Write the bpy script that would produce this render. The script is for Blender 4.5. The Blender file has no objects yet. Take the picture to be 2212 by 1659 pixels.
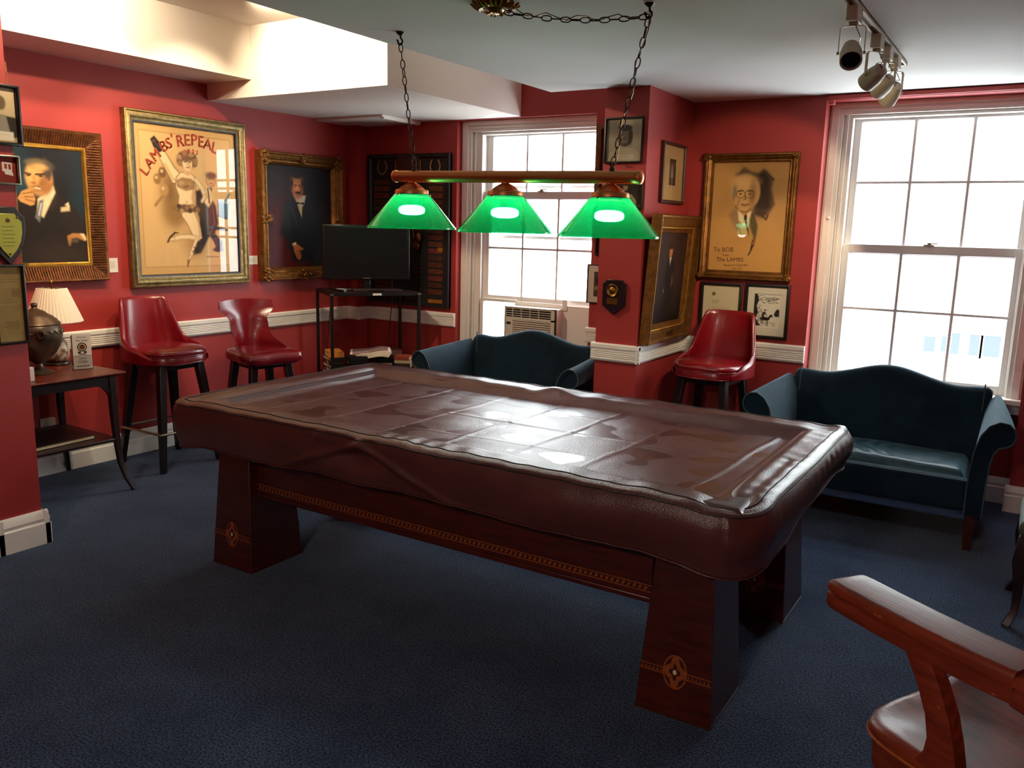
import bpy, bmesh, math, random
import numpy as np
from mathutils import Vector, Matrix
random.seed(7)
rng = np.random.default_rng(7)
sc = bpy.context.scene
col = sc.collection
PI = math.pi

# ------------------------------------------------------------------ camera
cd = bpy.data.cameras.new('camera'); cam = bpy.data.objects.new('camera', cd); col.objects.link(cam)
cd.sensor_fit = 'HORIZONTAL'; cd.sensor_width = 36.0; cd.lens = 1812.5 / 2212 * 36.0
cd.clip_start = .05; cd.clip_end = 200
Rr = Vector((0.84727877, 0.53060107, 0.02410788)); Ru = Vector((-0.11769204, 0.14328685, 0.98265837)); Rf = Vector((-0.51794524, 0.83542288, -0.18385143))
mw = Matrix((Rr, Ru, -Rf)).transposed().to_4x4(); mw.translation = Vector((5.3447862, -5.88043546, 1.66))
cam.matrix_world = mw
sc.camera = cam

# ------------------------------------------------------------------ exposure, world, lights
sc.view_settings.view_transform = 'Standard'; sc.view_settings.look = 'None'
sc.view_settings.exposure = 0.0; sc.view_settings.gamma = 1.0; sc.view_settings.use_curve_mapping = False
cy = sc.cycles
cy.use_denoising = True; cy.max_bounces = 9; cy.diffuse_bounces = 5; cy.glossy_bounces = 4
cy.transmission_bounces = 6; cy.transparent_max_bounces = 16; cy.sample_clamp_indirect = 4.0
cy.caustics_reflective = False; cy.caustics_refractive = False
w = bpy.data.worlds.new('sky'); sc.world = w; w.use_nodes = True
bg = w.node_tree.nodes['Background']; bg.inputs[0].default_value = (0.86, 0.94, 1.0, 1); bg.inputs[1].default_value = 19.0

def light(name, kind, loc, power, color, target=None, **kw):
    l = bpy.data.lights.new(name, kind); o = bpy.data.objects.new(name, l); col.objects.link(o)
    l.energy = power; l.color = color; o.location = loc
    for k, v in kw.items(): setattr(l, k, v)
    if target is not None:
        o.rotation_euler = (Vector(target) - Vector(loc)).to_track_quat('-Z', 'Y').to_euler()
    return o
def portal(name, loc, sx, sy, target):
    o = light(name, 'AREA', loc, 1.0, (1, 1, 1), target, shape='RECTANGLE', size=sx, size_y=sy)
    o.data.cycles.is_portal = True
    return o
portal('window_portal', (1.83, .30, 1.55), 1.2, 1.8, (1.83, -5, 1.55))
portal('window_portal', (4.72, .30, 1.55), 1.2, 1.8, (4.72, -5, 1.55))
WARM = (1.0, .78, .52)
SPOTS = [((1.50, -2.95, 2.95), (0.0, -2.75, 1.75), 105, 62), ((1.50, -2.30, 2.95), (0.0, -2.0, 1.75), 95, 62),
         ((1.15, -2.25, 2.93), (1.20, -1.61, 2.66), 120, 120), ((0.95, -3.1, 2.93), (0.47, -3.0, 2.8), 75, 130),
         ((1.85, -3.4, 2.95), (1.14, -3.73, 2.2), 85, 80)]
for i, (p, t, e, a) in enumerate(SPOTS):
    light('recess_spot', 'SPOT', p, e, WARM, t, spot_size=math.radians(a), spot_blend=.5, shadow_soft_size=.03)
# unseen fill light added behind the camera to brighten the room
light('rear_fill_light', 'AREA', (4.6, -7.2, 2.5), 95, (1.0, .87, .74), (4.6, -7.2, 0), shape='DISK', size=.5)

# ------------------------------------------------------------------ materials
def s2l(c):
    if isinstance(c, str):
        c = [int(c[i:i + 2], 16) / 255 for i in (0, 2, 4)]
    return tuple(x / 12.92 if x <= .04045 else ((x + .055) / 1.055) ** 2.4 for x in c[:3])
def nodes(name):
    m = bpy.data.materials.new(name); m.use_nodes = True
    nt = m.node_tree; return m, nt, nt.nodes['Principled BSDF']
def mat(name, c, rough=.5, metal=0, bump=0, bscale=60, var=0, vscale=5, coat=0, stretch=None, sheen=0, spec=.5, c2=None, detail=4):
    """Principled with noise colour variation and bump, object coordinates."""
    m, nt, b = nodes(name)
    base = s2l(c) + (1,)
    b.inputs['Base Color'].default_value = base
    b.inputs['Roughness'].default_value = rough; b.inputs['Metallic'].default_value = metal
    b.inputs['Coat Weight'].default_value = coat; b.inputs['Coat Roughness'].default_value = .12
    b.inputs['Specular IOR Level'].default_value = spec
    if sheen:
        b.inputs['Sheen Tint'].default_value = (.42, .66, .78, 1)
        b.inputs['Sheen Weight'].default_value = sheen; b.inputs['Sheen Roughness'].default_value = .35
    tc = nt.nodes.new('ShaderNodeTexCoord'); mp = nt.nodes.new('ShaderNodeMapping')
    nt.links.new(tc.outputs['Object'], mp.inputs[0])
    if stretch: mp.inputs['Scale'].default_value = stretch
    if var or c2:
        n = nt.nodes.new('ShaderNodeTexNoise'); n.inputs['Scale'].default_value = vscale; n.inputs['Detail'].default_value = detail
        r = nt.nodes.new('ShaderNodeValToRGB'); nt.links.new(mp.outputs[0], n.inputs[0]); nt.links.new(n.outputs['Fac'], r.inputs[0])
        lo = tuple(x * (1 - var) for x in base[:3]) + (1,)
        hi = (s2l(c2) + (1,)) if c2 else tuple(min(1, x * (1 + var)) for x in base[:3]) + (1,)
        r.color_ramp.elements[0].position = .3; r.color_ramp.elements[1].position = .7
        r.color_ramp.elements[0].color = lo; r.color_ramp.elements[1].color = hi
        nt.links.new(r.outputs[0], b.inputs['Base Color'])
    if bump:
        n2 = nt.nodes.new('ShaderNodeTexNoise'); n2.inputs['Scale'].default_value = bscale; n2.inputs['Detail'].default_value = 3
        bp = nt.nodes.new('ShaderNodeBump'); bp.inputs['Strength'].default_value = bump; bp.inputs['Distance'].default_value = .01
        nt.links.new(mp.outputs[0], n2.inputs[0]); nt.links.new(n2.outputs['Fac'], bp.inputs['Height']); nt.links.new(bp.outputs[0], b.inputs['Normal'])
    return m
def emit_mat(name, c, strength):
    m, nt, b = nodes(name); b.inputs['Base Color'].default_value = (.8, .8, .8, 1)
    b.inputs['Emission Color'].default_value = s2l(c) + (1,); b.inputs['Emission Strength'].default_value = strength
    return m
def front_only(nt, sock):
    ge = nt.nodes.new('ShaderNodeNewGeometry'); iv = nt.nodes.new('ShaderNodeMath'); iv.operation = 'SUBTRACT'; iv.inputs[0].default_value = 1
    ml = nt.nodes.new('ShaderNodeMath'); ml.operation = 'MULTIPLY'
    nt.links.new(ge.outputs['Backfacing'], iv.inputs[1]); nt.links.new(iv.outputs[0], ml.inputs[0]); nt.links.new(sock, ml.inputs[1])
    return ml.outputs[0]
def glass_mat(name, tint=(1, 1, 1), refl=1.0):
    m, nt, b = nodes(name); nt.nodes.remove(b)
    out = nt.nodes['Material Output']
    t = nt.nodes.new('ShaderNodeBsdfTransparent'); t.inputs[0].default_value = tint + (1,)
    g = nt.nodes.new('ShaderNodeBsdfGlossy'); g.inputs['Roughness'].default_value = .015
    f = nt.nodes.new('ShaderNodeFresnel'); f.inputs['IOR'].default_value = 1.5
    mul = nt.nodes.new('ShaderNodeMath'); mul.operation = 'MULTIPLY'; mul.inputs[1].default_value = refl
    mx = nt.nodes.new('ShaderNodeMixShader')
    front = front_only(nt, f.outputs[0])
    nt.links.new(front, mul.inputs[0]); nt.links.new(mul.outputs[0], mx.inputs[0]); nt.links.new(t.outputs[0], mx.inputs[1]); nt.links.new(g.outputs[0], mx.inputs[2])
    nt.links.new(mx.outputs[0], out.inputs[0])
    return m
def shade_mat():
    m, nt, b = nodes('green_ribbed_glass'); nt.nodes.remove(b)
    out = nt.nodes['Material Output']
    t = nt.nodes.new('ShaderNodeBsdfTransparent'); t.inputs[0].default_value = (.30, .84, .60, 1)
    d = nt.nodes.new('ShaderNodeBsdfTranslucent'); d.inputs[0].default_value = (.001, .25, .075, 1)
    d2 = nt.nodes.new('ShaderNodeBsdfDiffuse'); d2.inputs[0].default_value = (.004, .12, .03, 1)
    g = nt.nodes.new('ShaderNodeBsdfGlossy'); g.inputs['Roughness'].default_value = .04
    f = nt.nodes.new('ShaderNodeFresnel'); f.inputs['IOR'].default_value = 1.5
    a = nt.nodes.new('ShaderNodeMixShader'); a.inputs[0].default_value = .56
    a2 = nt.nodes.new('ShaderNodeMixShader'); a2.inputs[0].default_value = .25
    c = nt.nodes.new('ShaderNodeMixShader')
    nt.links.new(t.outputs[0], a.inputs[1]); nt.links.new(a2.outputs[0], a.inputs[2])
    nt.links.new(d.outputs[0], a2.inputs[1]); nt.links.new(d2.outputs[0], a2.inputs[2])
    nt.links.new(front_only(nt, f.outputs[0]), c.inputs[0]); nt.links.new(a.outputs[0], c.inputs[1]); nt.links.new(g.outputs[0], c.inputs[2])
    nt.links.new(c.outputs[0], out.inputs[0])
    return m
def canvas_mat(name, rough, spec=.3):
    m, nt, b = nodes(name)
    a = nt.nodes.new('ShaderNodeAttribute'); a.attribute_name = 'paint'
    nt.links.new(a.outputs['Color'], b.inputs['Base Color']); b.inputs['Roughness'].default_value = rough
    b.inputs['Specular IOR Level'].default_value = spec
    return m

RED = mat('red_wall_paint', '9a2c28', .55, bump=.06, bscale=90, var=.05, vscale=2)
WHITE = mat('white_trim_paint', 'eae6de', .42, bump=.05, bscale=50)
CEIL = mat('ceiling_paint', 'e6e6e3', .75, bump=.06, bscale=25, var=.03, vscale=1.2)
CREAM = mat('cream_soffit_paint', 'e2dbd2', .7, bump=.05, bscale=30)
SASH = mat('white_sash_paint', 'e9e6e3', .4)
def carpet_mat():
    m, nt, b = nodes('navy_carpet'); L = nt.links
    tc = nt.nodes.new('ShaderNodeTexCoord')
    n1 = nt.nodes.new('ShaderNodeTexNoise'); n1.inputs['Scale'].default_value = 130; n1.inputs['Detail'].default_value = 3
    n2 = nt.nodes.new('ShaderNodeTexNoise'); n2.inputs['Scale'].default_value = 3.2; n2.inputs['Detail'].default_value = 5; n2.inputs['Roughness'].default_value = .65
    for n in (n1, n2): L.new(tc.outputs['Object'], n.inputs[0])
    r = nt.nodes.new('ShaderNodeValToRGB'); L.new(n1.outputs['Fac'], r.inputs[0])
    r.color_ramp.elements[0].position = .38; r.color_ramp.elements[1].position = .66
    r.color_ramp.elements[0].color = s2l('0f1822') + (1,); r.color_ramp.elements[1].color = s2l('3d5574') + (1,)
    r2 = nt.nodes.new('ShaderNodeValToRGB'); L.new(n2.outputs['Fac'], r2.inputs[0])
    r2.color_ramp.elements[0].position = .35; r2.color_ramp.elements[1].position = .68
    r2.color_ramp.elements[0].color = (.52, .60, .72, 1); r2.color_ramp.elements[1].color = (1.18, 1.06, 1.05, 1)
    mx = nt.nodes.new('ShaderNodeMix'); mx.data_type = 'RGBA'; mx.blend_type = 'MULTIPLY'; mx.inputs['Factor'].default_value = 1
    L.new(r.outputs[0], mx.inputs[6]); L.new(r2.outputs[0], mx.inputs[7]); L.new(mx.outputs[2], b.inputs['Base Color'])
    bp = nt.nodes.new('ShaderNodeBump'); bp.inputs['Strength'].default_value = .5; bp.inputs['Distance'].default_value = .01
    L.new(n1.outputs['Fac'], bp.inputs['Height']); L.new(bp.outputs[0], b.inputs['Normal'])
    b.inputs['Roughness'].default_value = .95; b.inputs['Specular IOR Level'].default_value = .1
    b.inputs['Sheen Weight'].default_value = .15; b.inputs['Sheen Roughness'].default_value = .4
    return m
CARPET = carpet_mat()
LEATHER = mat('maroon_leatherette', '502b28', .31, bump=.22, bscale=220, var=.10, vscale=9, spec=.55)
SEAM = mat('dark_stitching', '1d0d0c', .6)
MAHOG = mat('mahogany_veneer', '40150c', .32, var=.35, vscale=9, stretch=(1, 1, 6), coat=.25)
MAHOGX = mat('mahogany_rail_veneer', '43150b', .34, var=.35, vscale=9, stretch=(.6, 6, 6), coat=.25)
INLAY = mat('inlaid_light_wood', '84431b', .35, var=.3, vscale=60, coat=.2)
INLAYD = mat('inlaid_dark_wood', '3a1208', .4)
GOLD = mat('old_gilt', '7c5224', .38, metal=.75, bump=.35, bscale=120, var=.35, vscale=22)
GOLDB = mat('bright_gilt', 'c08f38', .3, metal=.85, bump=.2, bscale=90, var=.25, vscale=18)
GILTD = mat('dull_bronze_gilt', '6a3f20', .42, metal=.6, bump=.4, bscale=120, var=.4, vscale=25)
COPPER = mat('brushed_copper', 'dc8c54', .36, metal=1, bump=.05, bscale=300)
BRASS = mat('antique_brass', '8a6a30', .35, metal=1, bump=.1, bscale=80, var=.3, vscale=30)
IRON = mat('dark_bronze_chain', '3c2a1e', .45, metal=.8)
BLACKF = mat('black_frame_lacquer', '14100f', .35)
BROWNF = mat('brown_frame_wood', '3c1c12', .4, var=.25, vscale=20)
VELVET = mat('midnight_blue_velvet', '10222e', .85, bump=.15, bscale=200, var=.3, vscale=7, sheen=.36, spec=.15)
VELVETC = mat('teal_velvet_cushion', '183c47', .42, bump=.12, bscale=150, var=.3, vscale=8, sheen=.3, spec=.4)
VELPIPE = mat('velvet_piping', '33444c', .7, sheen=.4)
REDLEA = mat('red_stool_leather', '740914', .27, bump=.1, bscale=120, var=.1, vscale=8, spec=.6, coat=.15)
EBONY = mat('black_stained_wood', '120b0a', .3, var=.3, vscale=20)
STEEL = mat('worn_steel', 'a09888', .35, metal=1)
TABW = mat('red_brown_tabletop', '6d2a1a', .32, var=.25, vscale=6, stretch=(6, 1, 1), coat=.2)
DARKW = mat('dark_mahogany', '23100c', .35, var=.3, vscale=12)
CHAIRW = mat('worn_red_brown_wood', '66240f', .44, var=.38, vscale=7, stretch=(1, 8, 8), spec=.3, coat=.05, bump=.08, bscale=40)
def add_wear(m, c, scale, lo, hi):
    nt = m.node_tree; b = nt.nodes['Principled BSDF']; old = b.inputs['Base Color'].links[0].from_socket
    tc = nt.nodes.new('ShaderNodeTexCoord'); n = nt.nodes.new('ShaderNodeTexNoise'); n.inputs['Scale'].default_value = scale; n.inputs['Detail'].default_value = 6; n.inputs['Roughness'].default_value = .7
    r = nt.nodes.new('ShaderNodeValToRGB'); r.color_ramp.elements[0].position = lo; r.color_ramp.elements[1].position = hi
    mx = nt.nodes.new('ShaderNodeMix'); mx.data_type = 'RGBA'
    nt.links.new(tc.outputs['Object'], n.inputs[0]); nt.links.new(n.outputs['Fac'], r.inputs[0]); nt.links.new(r.outputs[0], mx.inputs['Factor'])
    nt.links.new(old, mx.inputs[6]); mx.inputs[7].default_value = s2l(c) + (1,); nt.links.new(mx.outputs[2], b.inputs['Base Color'])
add_wear(CHAIRW, '9c5424', 28, .66, .74)
PEWTER = mat('bronze_urn_metal', '5f5040', .36, metal=.7, bump=.2, bscale=25, var=.3, vscale=8)
SHADEC = mat('pleated_cream_cloth', 'efe3cb', .8)
PAPER = mat('white_paper', 'd9d3c8', .7)
PAPERC = mat('cream_paper', 'cbb68f', .75, var=.06, vscale=6)
PLASTIC = mat('beige_appliance_plastic', 'd3c9b8', .45)
PLASTICD = mat('grey_slot_plastic', '8b8378', .5)
DARKSLOT = mat('dark_vent', '17130f', .6)
BLACKP = mat('black_gloss_plastic', '0b0a0b', .22)
SCREEN = mat('black_tv_screen', '08070a', .3, spec=.3)
BLACKM = mat('black_metal', '16110f', .45, metal=.4)
INK = mat('black_ink', '1a1614', .7)
REDINK = mat('faded_red_ink', 'c9603f', .7)
BROWNINK = mat('brown_ink', '5c3018', .7)
VELVETG = mat('olive_green_seat_cloth', '4a5038', .7, sheen=.3)
GLASSP = glass_mat('window_glass', (.97, .985, .98))
GLASSF = glass_mat('picture_glass', (.97, .97, .96), 1.0)
ACRYL = glass_mat('clear_acrylic', (.92, .93, .93))
SHADEG = shade_mat()
BULB = emit_mat('lit_bulb', 'f4fff6', 62)
SPOTLIT = emit_mat('lit_spot_lamp', 'ffe0b0', 14)
TRACKW = mat('cream_track_enamel', 'cfc6b2', .35)
OIL = canvas_mat('oil_paint', .55, .2)
PRINT = canvas_mat('printed_paper', .7, .2)

# ------------------------------------------------------------------ mesh building
class MB:
    def __init__(s): s.v = []; s.f = []; s.m = []
    def add(s, vs, fs, m=0):
        o = len(s.v); s.v += [tuple(p) for p in vs]; s.f += [tuple(i + o for i in f) for f in fs]; s.m += [m] * len(fs); return s
    def box(s, a, b, m=0, M=None):
        x0, y0, z0 = a; x1, y1, z1 = b
        vs = [(x, y, z) for z in (z0, z1) for y in (y0, y1) for x in (x0, x1)]
        if M is not None: vs = [M @ Vector(p) for p in vs]
        return s.add(vs, [(0, 2, 3, 1), (4, 5, 7, 6), (0, 1, 5, 4), (2, 6, 7, 3), (0, 4, 6, 2), (1, 3, 7, 5)], m)
    def loft(s, rings, closed=True, caps=True, m=0, loop=False):
        n = len(rings[0]); vs = [p for r in rings for p in r]; fs = []
        R = len(rings)
        for i in range(R if loop else R - 1):
            j2 = (i + 1) % R
            for j in range(n if closed else n - 1):
                k = (j + 1) % n
                fs.append((i * n + j, i * n + k, j2 * n + k, j2 * n + j))
        if caps and closed and not loop:
            fs.append(tuple(range(n - 1, -1, -1))); fs.append(tuple((R - 1) * n + j for j in range(n)))
        return s.add(vs, fs, m)
    def lathe(s, prof, c=(0, 0, 0), n=32, m=0, caps=True, rib=0):
        rings = []
        for r, z in prof:
            rings.append([(c[0] + (r + (rib if j % 2 else 0)) * math.cos(2 * PI * j / n), c[1] + (r + (rib if j % 2 else 0)) * math.sin(2 * PI * j / n), c[2] + z) for j in range(n)])
        return s.loft(rings, True, caps, m)
    def sweep(s, path, prof, m=0, scale=None, caps=True, loop=False, up=None):
        """profile (list of 2D) carried along a 3D path with parallel transport"""
        P = [Vector(p) for p in path]; n = len(P); rings = []
        T = []
        for i in range(n):
            a = P[(i - 1) % n] if (loop or i > 0) else P[i]; b = P[(i + 1) % n] if (loop or i < n - 1) else P[i]
            t = (b - a); T.append(t.normalized() if t.length > 1e-9 else Vector((0, 0, 1)))
        u = Vector(up) if up else (Vector((0, 0, 1)) if abs(T[0].z) < .9 else Vector((1, 0, 0)))
        for i in range(n):
            u = (u - T[i] * u.dot(T[i])); u.normalize(); v = T[i].cross(u)
            k = scale[i] if scale else 1.0
            ku, kv = k if isinstance(k, tuple) else (k, k)
            rings.append([tuple(P[i] + v * (a * ku) + u * (b * kv)) for a, b in prof])
        return s.loft(rings, True, caps, m, loop)
    def tube(s, path, r, n=10, m=0, loop=False, caps=True):
        if isinstance(r, (list, tuple)): sca, r0 = [x for x in r], 1.0
        else: sca, r0 = None, r
        return s.sweep(path, [(r0 * math.cos(2 * PI * j / n), r0 * math.sin(2 * PI * j / n)) for j in range(n)], m, sca, caps, loop)
    def cyl(s, a, b, r0, r1=None, n=20, m=0):
        return s.tube([a, b], [r0, r0 if r1 is None else r1], n, m)
    def bar(s, a, b, wa, wb=None, m=0, up=None):
        """square section bar"""
        wb = wa if wb is None else wb
        return s.sweep([a, b], [(-.5, -.5), (.5, -.5), (.5, .5), (-.5, .5)], m, [wa, wb], True, False, up)
    def prism(s, poly, h0, h1, axis='z', m=0):
        f = {'z': lambda p, h: (p[0], p[1], h), 'y': lambda p, h: (p[0], h, p[1]), 'x': lambda p, h: (h, p[0], p[1])}[axis]
        return s.loft([[f(p, h0) for p in poly], [f(p, h1) for p in poly]], True, True, m)
    def frame(s, w, h, prof, m=0, cx=0, cy_=0):
        """mitred frame: prof list of (inset from outer edge, height)"""
        rings = []
        for d, z in prof:
            a, b = w / 2 - d, h / 2 - d
            rings.append([(cx - a, cy_ - b, z), (cx + a, cy_ - b, z), (cx + a, cy_ + b, z), (cx - a, cy_ + b, z)])
        return s.loft(rings, True, False, m)
    def grid(s, fn, nu, nv, m=0):
        vs = [fn(i / nu, j / nv) for j in range(nv + 1) for i in range(nu + 1)]
        fs = [(j * (nu + 1) + i, j * (nu + 1) + i + 1, (j + 1) * (nu + 1) + i + 1, (j + 1) * (nu + 1) + i) for j in range(nv) for i in range(nu)]
        return s.add(vs, fs, m)
    def ellipsoid(s, c, r, nu=20, nv=12, m=0, p=1.0):
        rings = []
        sg = lambda x: math.copysign(abs(x) ** p, x)
        for j in range(nv + 1):
            t = -PI / 2 + PI * j / nv; ct = max(1e-4, math.cos(t)) ** p
            rings.append([(c[0] + r[0] * ct * sg(math.cos(2 * PI * i / nu)), c[1] + r[1] * ct * sg(math.sin(2 * PI * i / nu)), c[2] + r[2] * sg(math.sin(t))) for i in range(nu)])
        return s.loft(rings, True, True, m)
    def tf(s, M):
        s.v = [tuple(M @ Vector(p)) for p in s.v]; return s
    def build(s, name, mats, parent=None, bevel=0, seg=2, angle=38, sub=0, loc=None):
        me = bpy.data.meshes.new(name); me.from_pydata(s.v, [], s.f)
        mats = mats if isinstance(mats, (list, tuple)) else [mats]
        for m in mats: me.materials.append(m)
        if len(mats) > 1: me.polygons.foreach_set('material_index', s.m)
        bm = bmesh.new(); bm.from_mesh(me); bmesh.ops.recalc_face_normals(bm, faces=bm.faces); bm.to_mesh(me); bm.free()
        me.polygons.foreach_set('use_smooth', [True] * len(me.polygons)); me.set_sharp_from_angle(angle=math.radians(angle))
        o = bpy.data.objects.new(name, me); col.objects.link(o)
        if parent is not None: o.parent = parent
        if loc: o.location = loc
        if bevel:
            b = o.modifiers.new('edge', 'BEVEL'); b.width = bevel; b.segments = seg; b.limit_method = 'ANGLE'; b.angle_limit = math.radians(40)
            b.harden_normals = False
        if sub:
            b = o.modifiers.new('smooth', 'SUBSURF'); b.levels = sub; b.render_levels = sub
        return o
def tag(o, label, cat, group=None):
    o['label'] = label; o['category'] = cat
    if group: o['group'] = group
    return o
def thing(name, label, cat, loc=(0, 0, 0), rz=0.0, group=None, M=None):
    o = bpy.data.objects.new(name, None); col.objects.link(o); o.empty_display_size = .1
    if M is not None: o.matrix_world = M
    else: o.location = loc; o.rotation_euler = (0, 0, rz)
    return tag(o, label, cat, group)
def struct(o): o['kind'] = 'structure'; return o
def copy_tree(o, parent=None):
    c = o.copy(); col.objects.link(c)
    if parent is not None: c.parent = parent
    for ch in [x for x in list(bpy.data.objects) if x.parent == o]: copy_tree(ch, c)
    return c
def B(a, b): return MB().box(a, b)
def text_geo(txt, size, extrude=0.0):
    cu = bpy.data.curves.new('t', 'FONT'); cu.body = txt; cu.size = size; cu.align_x = 'CENTER'; cu.align_y = 'CENTER'; cu.resolution_u = 3
    o = bpy.data.objects.new('t', cu); col.objects.link(o)
    dg = bpy.context.evaluated_depsgraph_get(); me = o.evaluated_get(dg).to_mesh()
    vs = [tuple(v.co) for v in me.vertices]; fs = [tuple(p.vertices) for p in me.polygons]
    o.evaluated_get(dg).to_mesh_clear(); bpy.data.objects.remove(o); bpy.data.curves.remove(cu)
    return vs, fs
def wallM(o, u, n):
    """local X = u (right as seen), local Y = up, local Z = out of the wall"""
    u = Vector(u).normalized(); n = Vector(n).normalized(); v = n.cross(u)
    M = Matrix((u, v, n)).transposed().to_4x4(); M.translation = Vector(o); return M

# ------------------------------------------------------------------ the room
H = 2.54; HR = 2.995
struct(B((-.3, -8.6, -.1), (7.1, 1.0, 0)).build('floor', CARPET))
struct(B((-.25, -8.6, 0), (0, .4, 3.05)).build('wall_left', RED))
struct(B((0, -3.86, 0), (1.14, -3.655, 3.0)).build('wall_pier', RED))
b = MB()
b.box((-.25, 0, 0), (1.105, .4, 3.05))                                   # panel with the plaque board
b.box((1.105, 0, 2.515), (2.50, .4, 3.05))                               # over the first window
b.box((2.44, -.10, 0), (2.90, .4, 3.05))                                 # between window and column
b.box((1.105, .20, 0), (2.44, .4, .66))                                  # under the first window
struct(b.build('wall_back', RED))
struct(B((2.868, -.838, 0), (3.171, .3, 2.6)).build('wall_column', RED))
b = MB()
b.box((3.171, -.05, 0), (4.055, .4, 2.6)); b.box((4.055, -.05, 2.505), (5.335, .4, 2.6)); b.box((4.055, .17, 0), (5.335, .4, .66))
b.box((5.335, 0, 0), (7.1, .4, 2.6))
struct(b.build('wall_back_bay', RED))
struct(B((7.0, -8.6, 0), (7.2, .4, 2.6)).build('wall_right', RED))
struct(B((-.25, -8.7, 0), (7.2, -8.5, 3.0)).build('wall_front', RED))
b = MB()
b.box((2.47, -8.6, H), (7.2, -.845, 3.1)); b.box((3.0, -.845, H), (7.2, .4, 3.1)); b.box((0, -8.6, H), (2.47, -4.6, 3.1))
struct(b.build('ceiling', CEIL))
struct(B((-.25, -4.7, HR), (3.05, .4, 3.15)).build('ceiling_recess', CREAM))
struct(B((0, -4.6, 2.636), (.475, -1.612, HR)).build('ceiling_beam', CREAM))
struct(B((0, -1.61, 2.52), (1.72, 0, HR)).build('ceiling_soffit', CREAM))
# boxed pipe in the corner
struct(B((0, -.15, 0), (.125, 0, 2.52)).build('wall_pipe_chase', RED))
# board on the soffit's underside
b = MB(); b.box((0.0, -.52, 2.502), (.74, -.02, 2.52)); b.box((.70, -.50, 2.490), (.74, -.03, 2.503))
struct(b.build('trim_1', CREAM, bevel=.004))

# chair rails: ribbed profile
def rail_prof(h=.118, d=.026):
    p = [(0, 0), (d * .55, 0), (d * .8, .012)]
    z = .020
    for i in range(4):
        p += [(d * .8, z), (d * .55, z + .004), (d * .8, z + .008)]; z += .0125
    p += [(d * .8, .078), (d, .088), (d, h - .008), (d * .75, h), (0, h)]
    return p
def rail(name, a, b, n, z=.798):
    a = Vector(a); b = Vector(b); n = Vector(n)
    rings = [[tuple(q + n * d + Vector((0, 0, z + h))) for d, h in rail_prof()] for q in (a, b)]
    return struct(MB().loft(rings).build(name, WHITE, angle=25))
rail('trim_2', (0, -4.4, 0), (0, -.15, 0), (1, 0, 0))
rail('trim_3', (-.0, -.15, 0), (.15, -.15, 0), (0, -1, 0))
rail('trim_4', (.125, -.17, 0), (.125, 0, 0), (1, 0, 0))
rail('trim_5', (.125, 0, 0), (1.105, 0, 0), (0, -1, 0))
rail('trim_6', (2.425, -.10, 0), (2.87, -.10, 0), (0, -1, 0))
rail('trim_7', (2.845, -.838, 0), (3.197, -.838, 0), (0, -1, 0))
rail('trim_8', (3.171, -.862, 0), (3.171, -.05, 0), (1, 0, 0))
rail('trim_9', (3.171, -.05, 0), (4.055, -.05, 0), (0, -1, 0))
def base(name, a, b, n, h=.165, d=.026):
    a = Vector(a); b = Vector(b); n = Vector(n)
    prof = [(0, 0), (d, 0), (d, h * .62), (d * .72, h * .66), (d * .72, h * .72), (d * .85, h * .76), (d * .6, h * .93), (d * .35, h), (0, h)]
    return struct(MB().loft([[tuple(q + n * dd + Vector((0, 0, hh))) for dd, hh in prof] for q in (a, b)]).build(name, WHITE, angle=25))
base('baseboard_left', (0, -4.4, 0), (0, -.15, 0), (1, 0, 0), .17)
base('baseboard_back', (.125, 0, 0), (1.105, 0, 0), (0, -1, 0))
base('baseboard_pier', (1.14, -3.885, 0), (1.14, -3.63, 0), (1, 0, 0), .175, .03)
base('baseboard_pier_front', (0, -3.86, 0), (1.17, -3.86, 0), (0, -1, 0), .175, .03)
base('baseboard_pier_back', (0, -3.655, 0), (1.17, -3.655, 0), (0, 1, 0), .175, .03)
base('baseboard_column', (2.868, -.838, 0), (3.19, -.838, 0), (0, -1, 0))
base('baseboard_column_side', (3.171, -.86, 0), (3.171, -.05, 0), (1, 0, 0))
base('baseboard_bay', (3.171, -.05, 0), (4.055, -.05, 0), (0, -1, 0))
base('baseboard_niche', (4.055, .17, 0), (5.335, .17, 0), (0, -1, 0))
base('baseboard_right', (5.315, 0, 0), (7.0, 0, 0), (0, -1, 0))
# wooden corner bead on the pier and the red pole over the second window
struct(B((1.131, -3.657, 1.36), (1.1405, -3.646, 2.36)).build('trim_10', INLAY, bevel=.002))
b = MB(); b.box((4.06, -.075, 2.508), (5.5, -.05, 2.535)); b.box((4.075, -.10, 2.475), (4.11, -.05, 2.505))
struct(b.build('trim_11', RED, bevel=.004))

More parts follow.
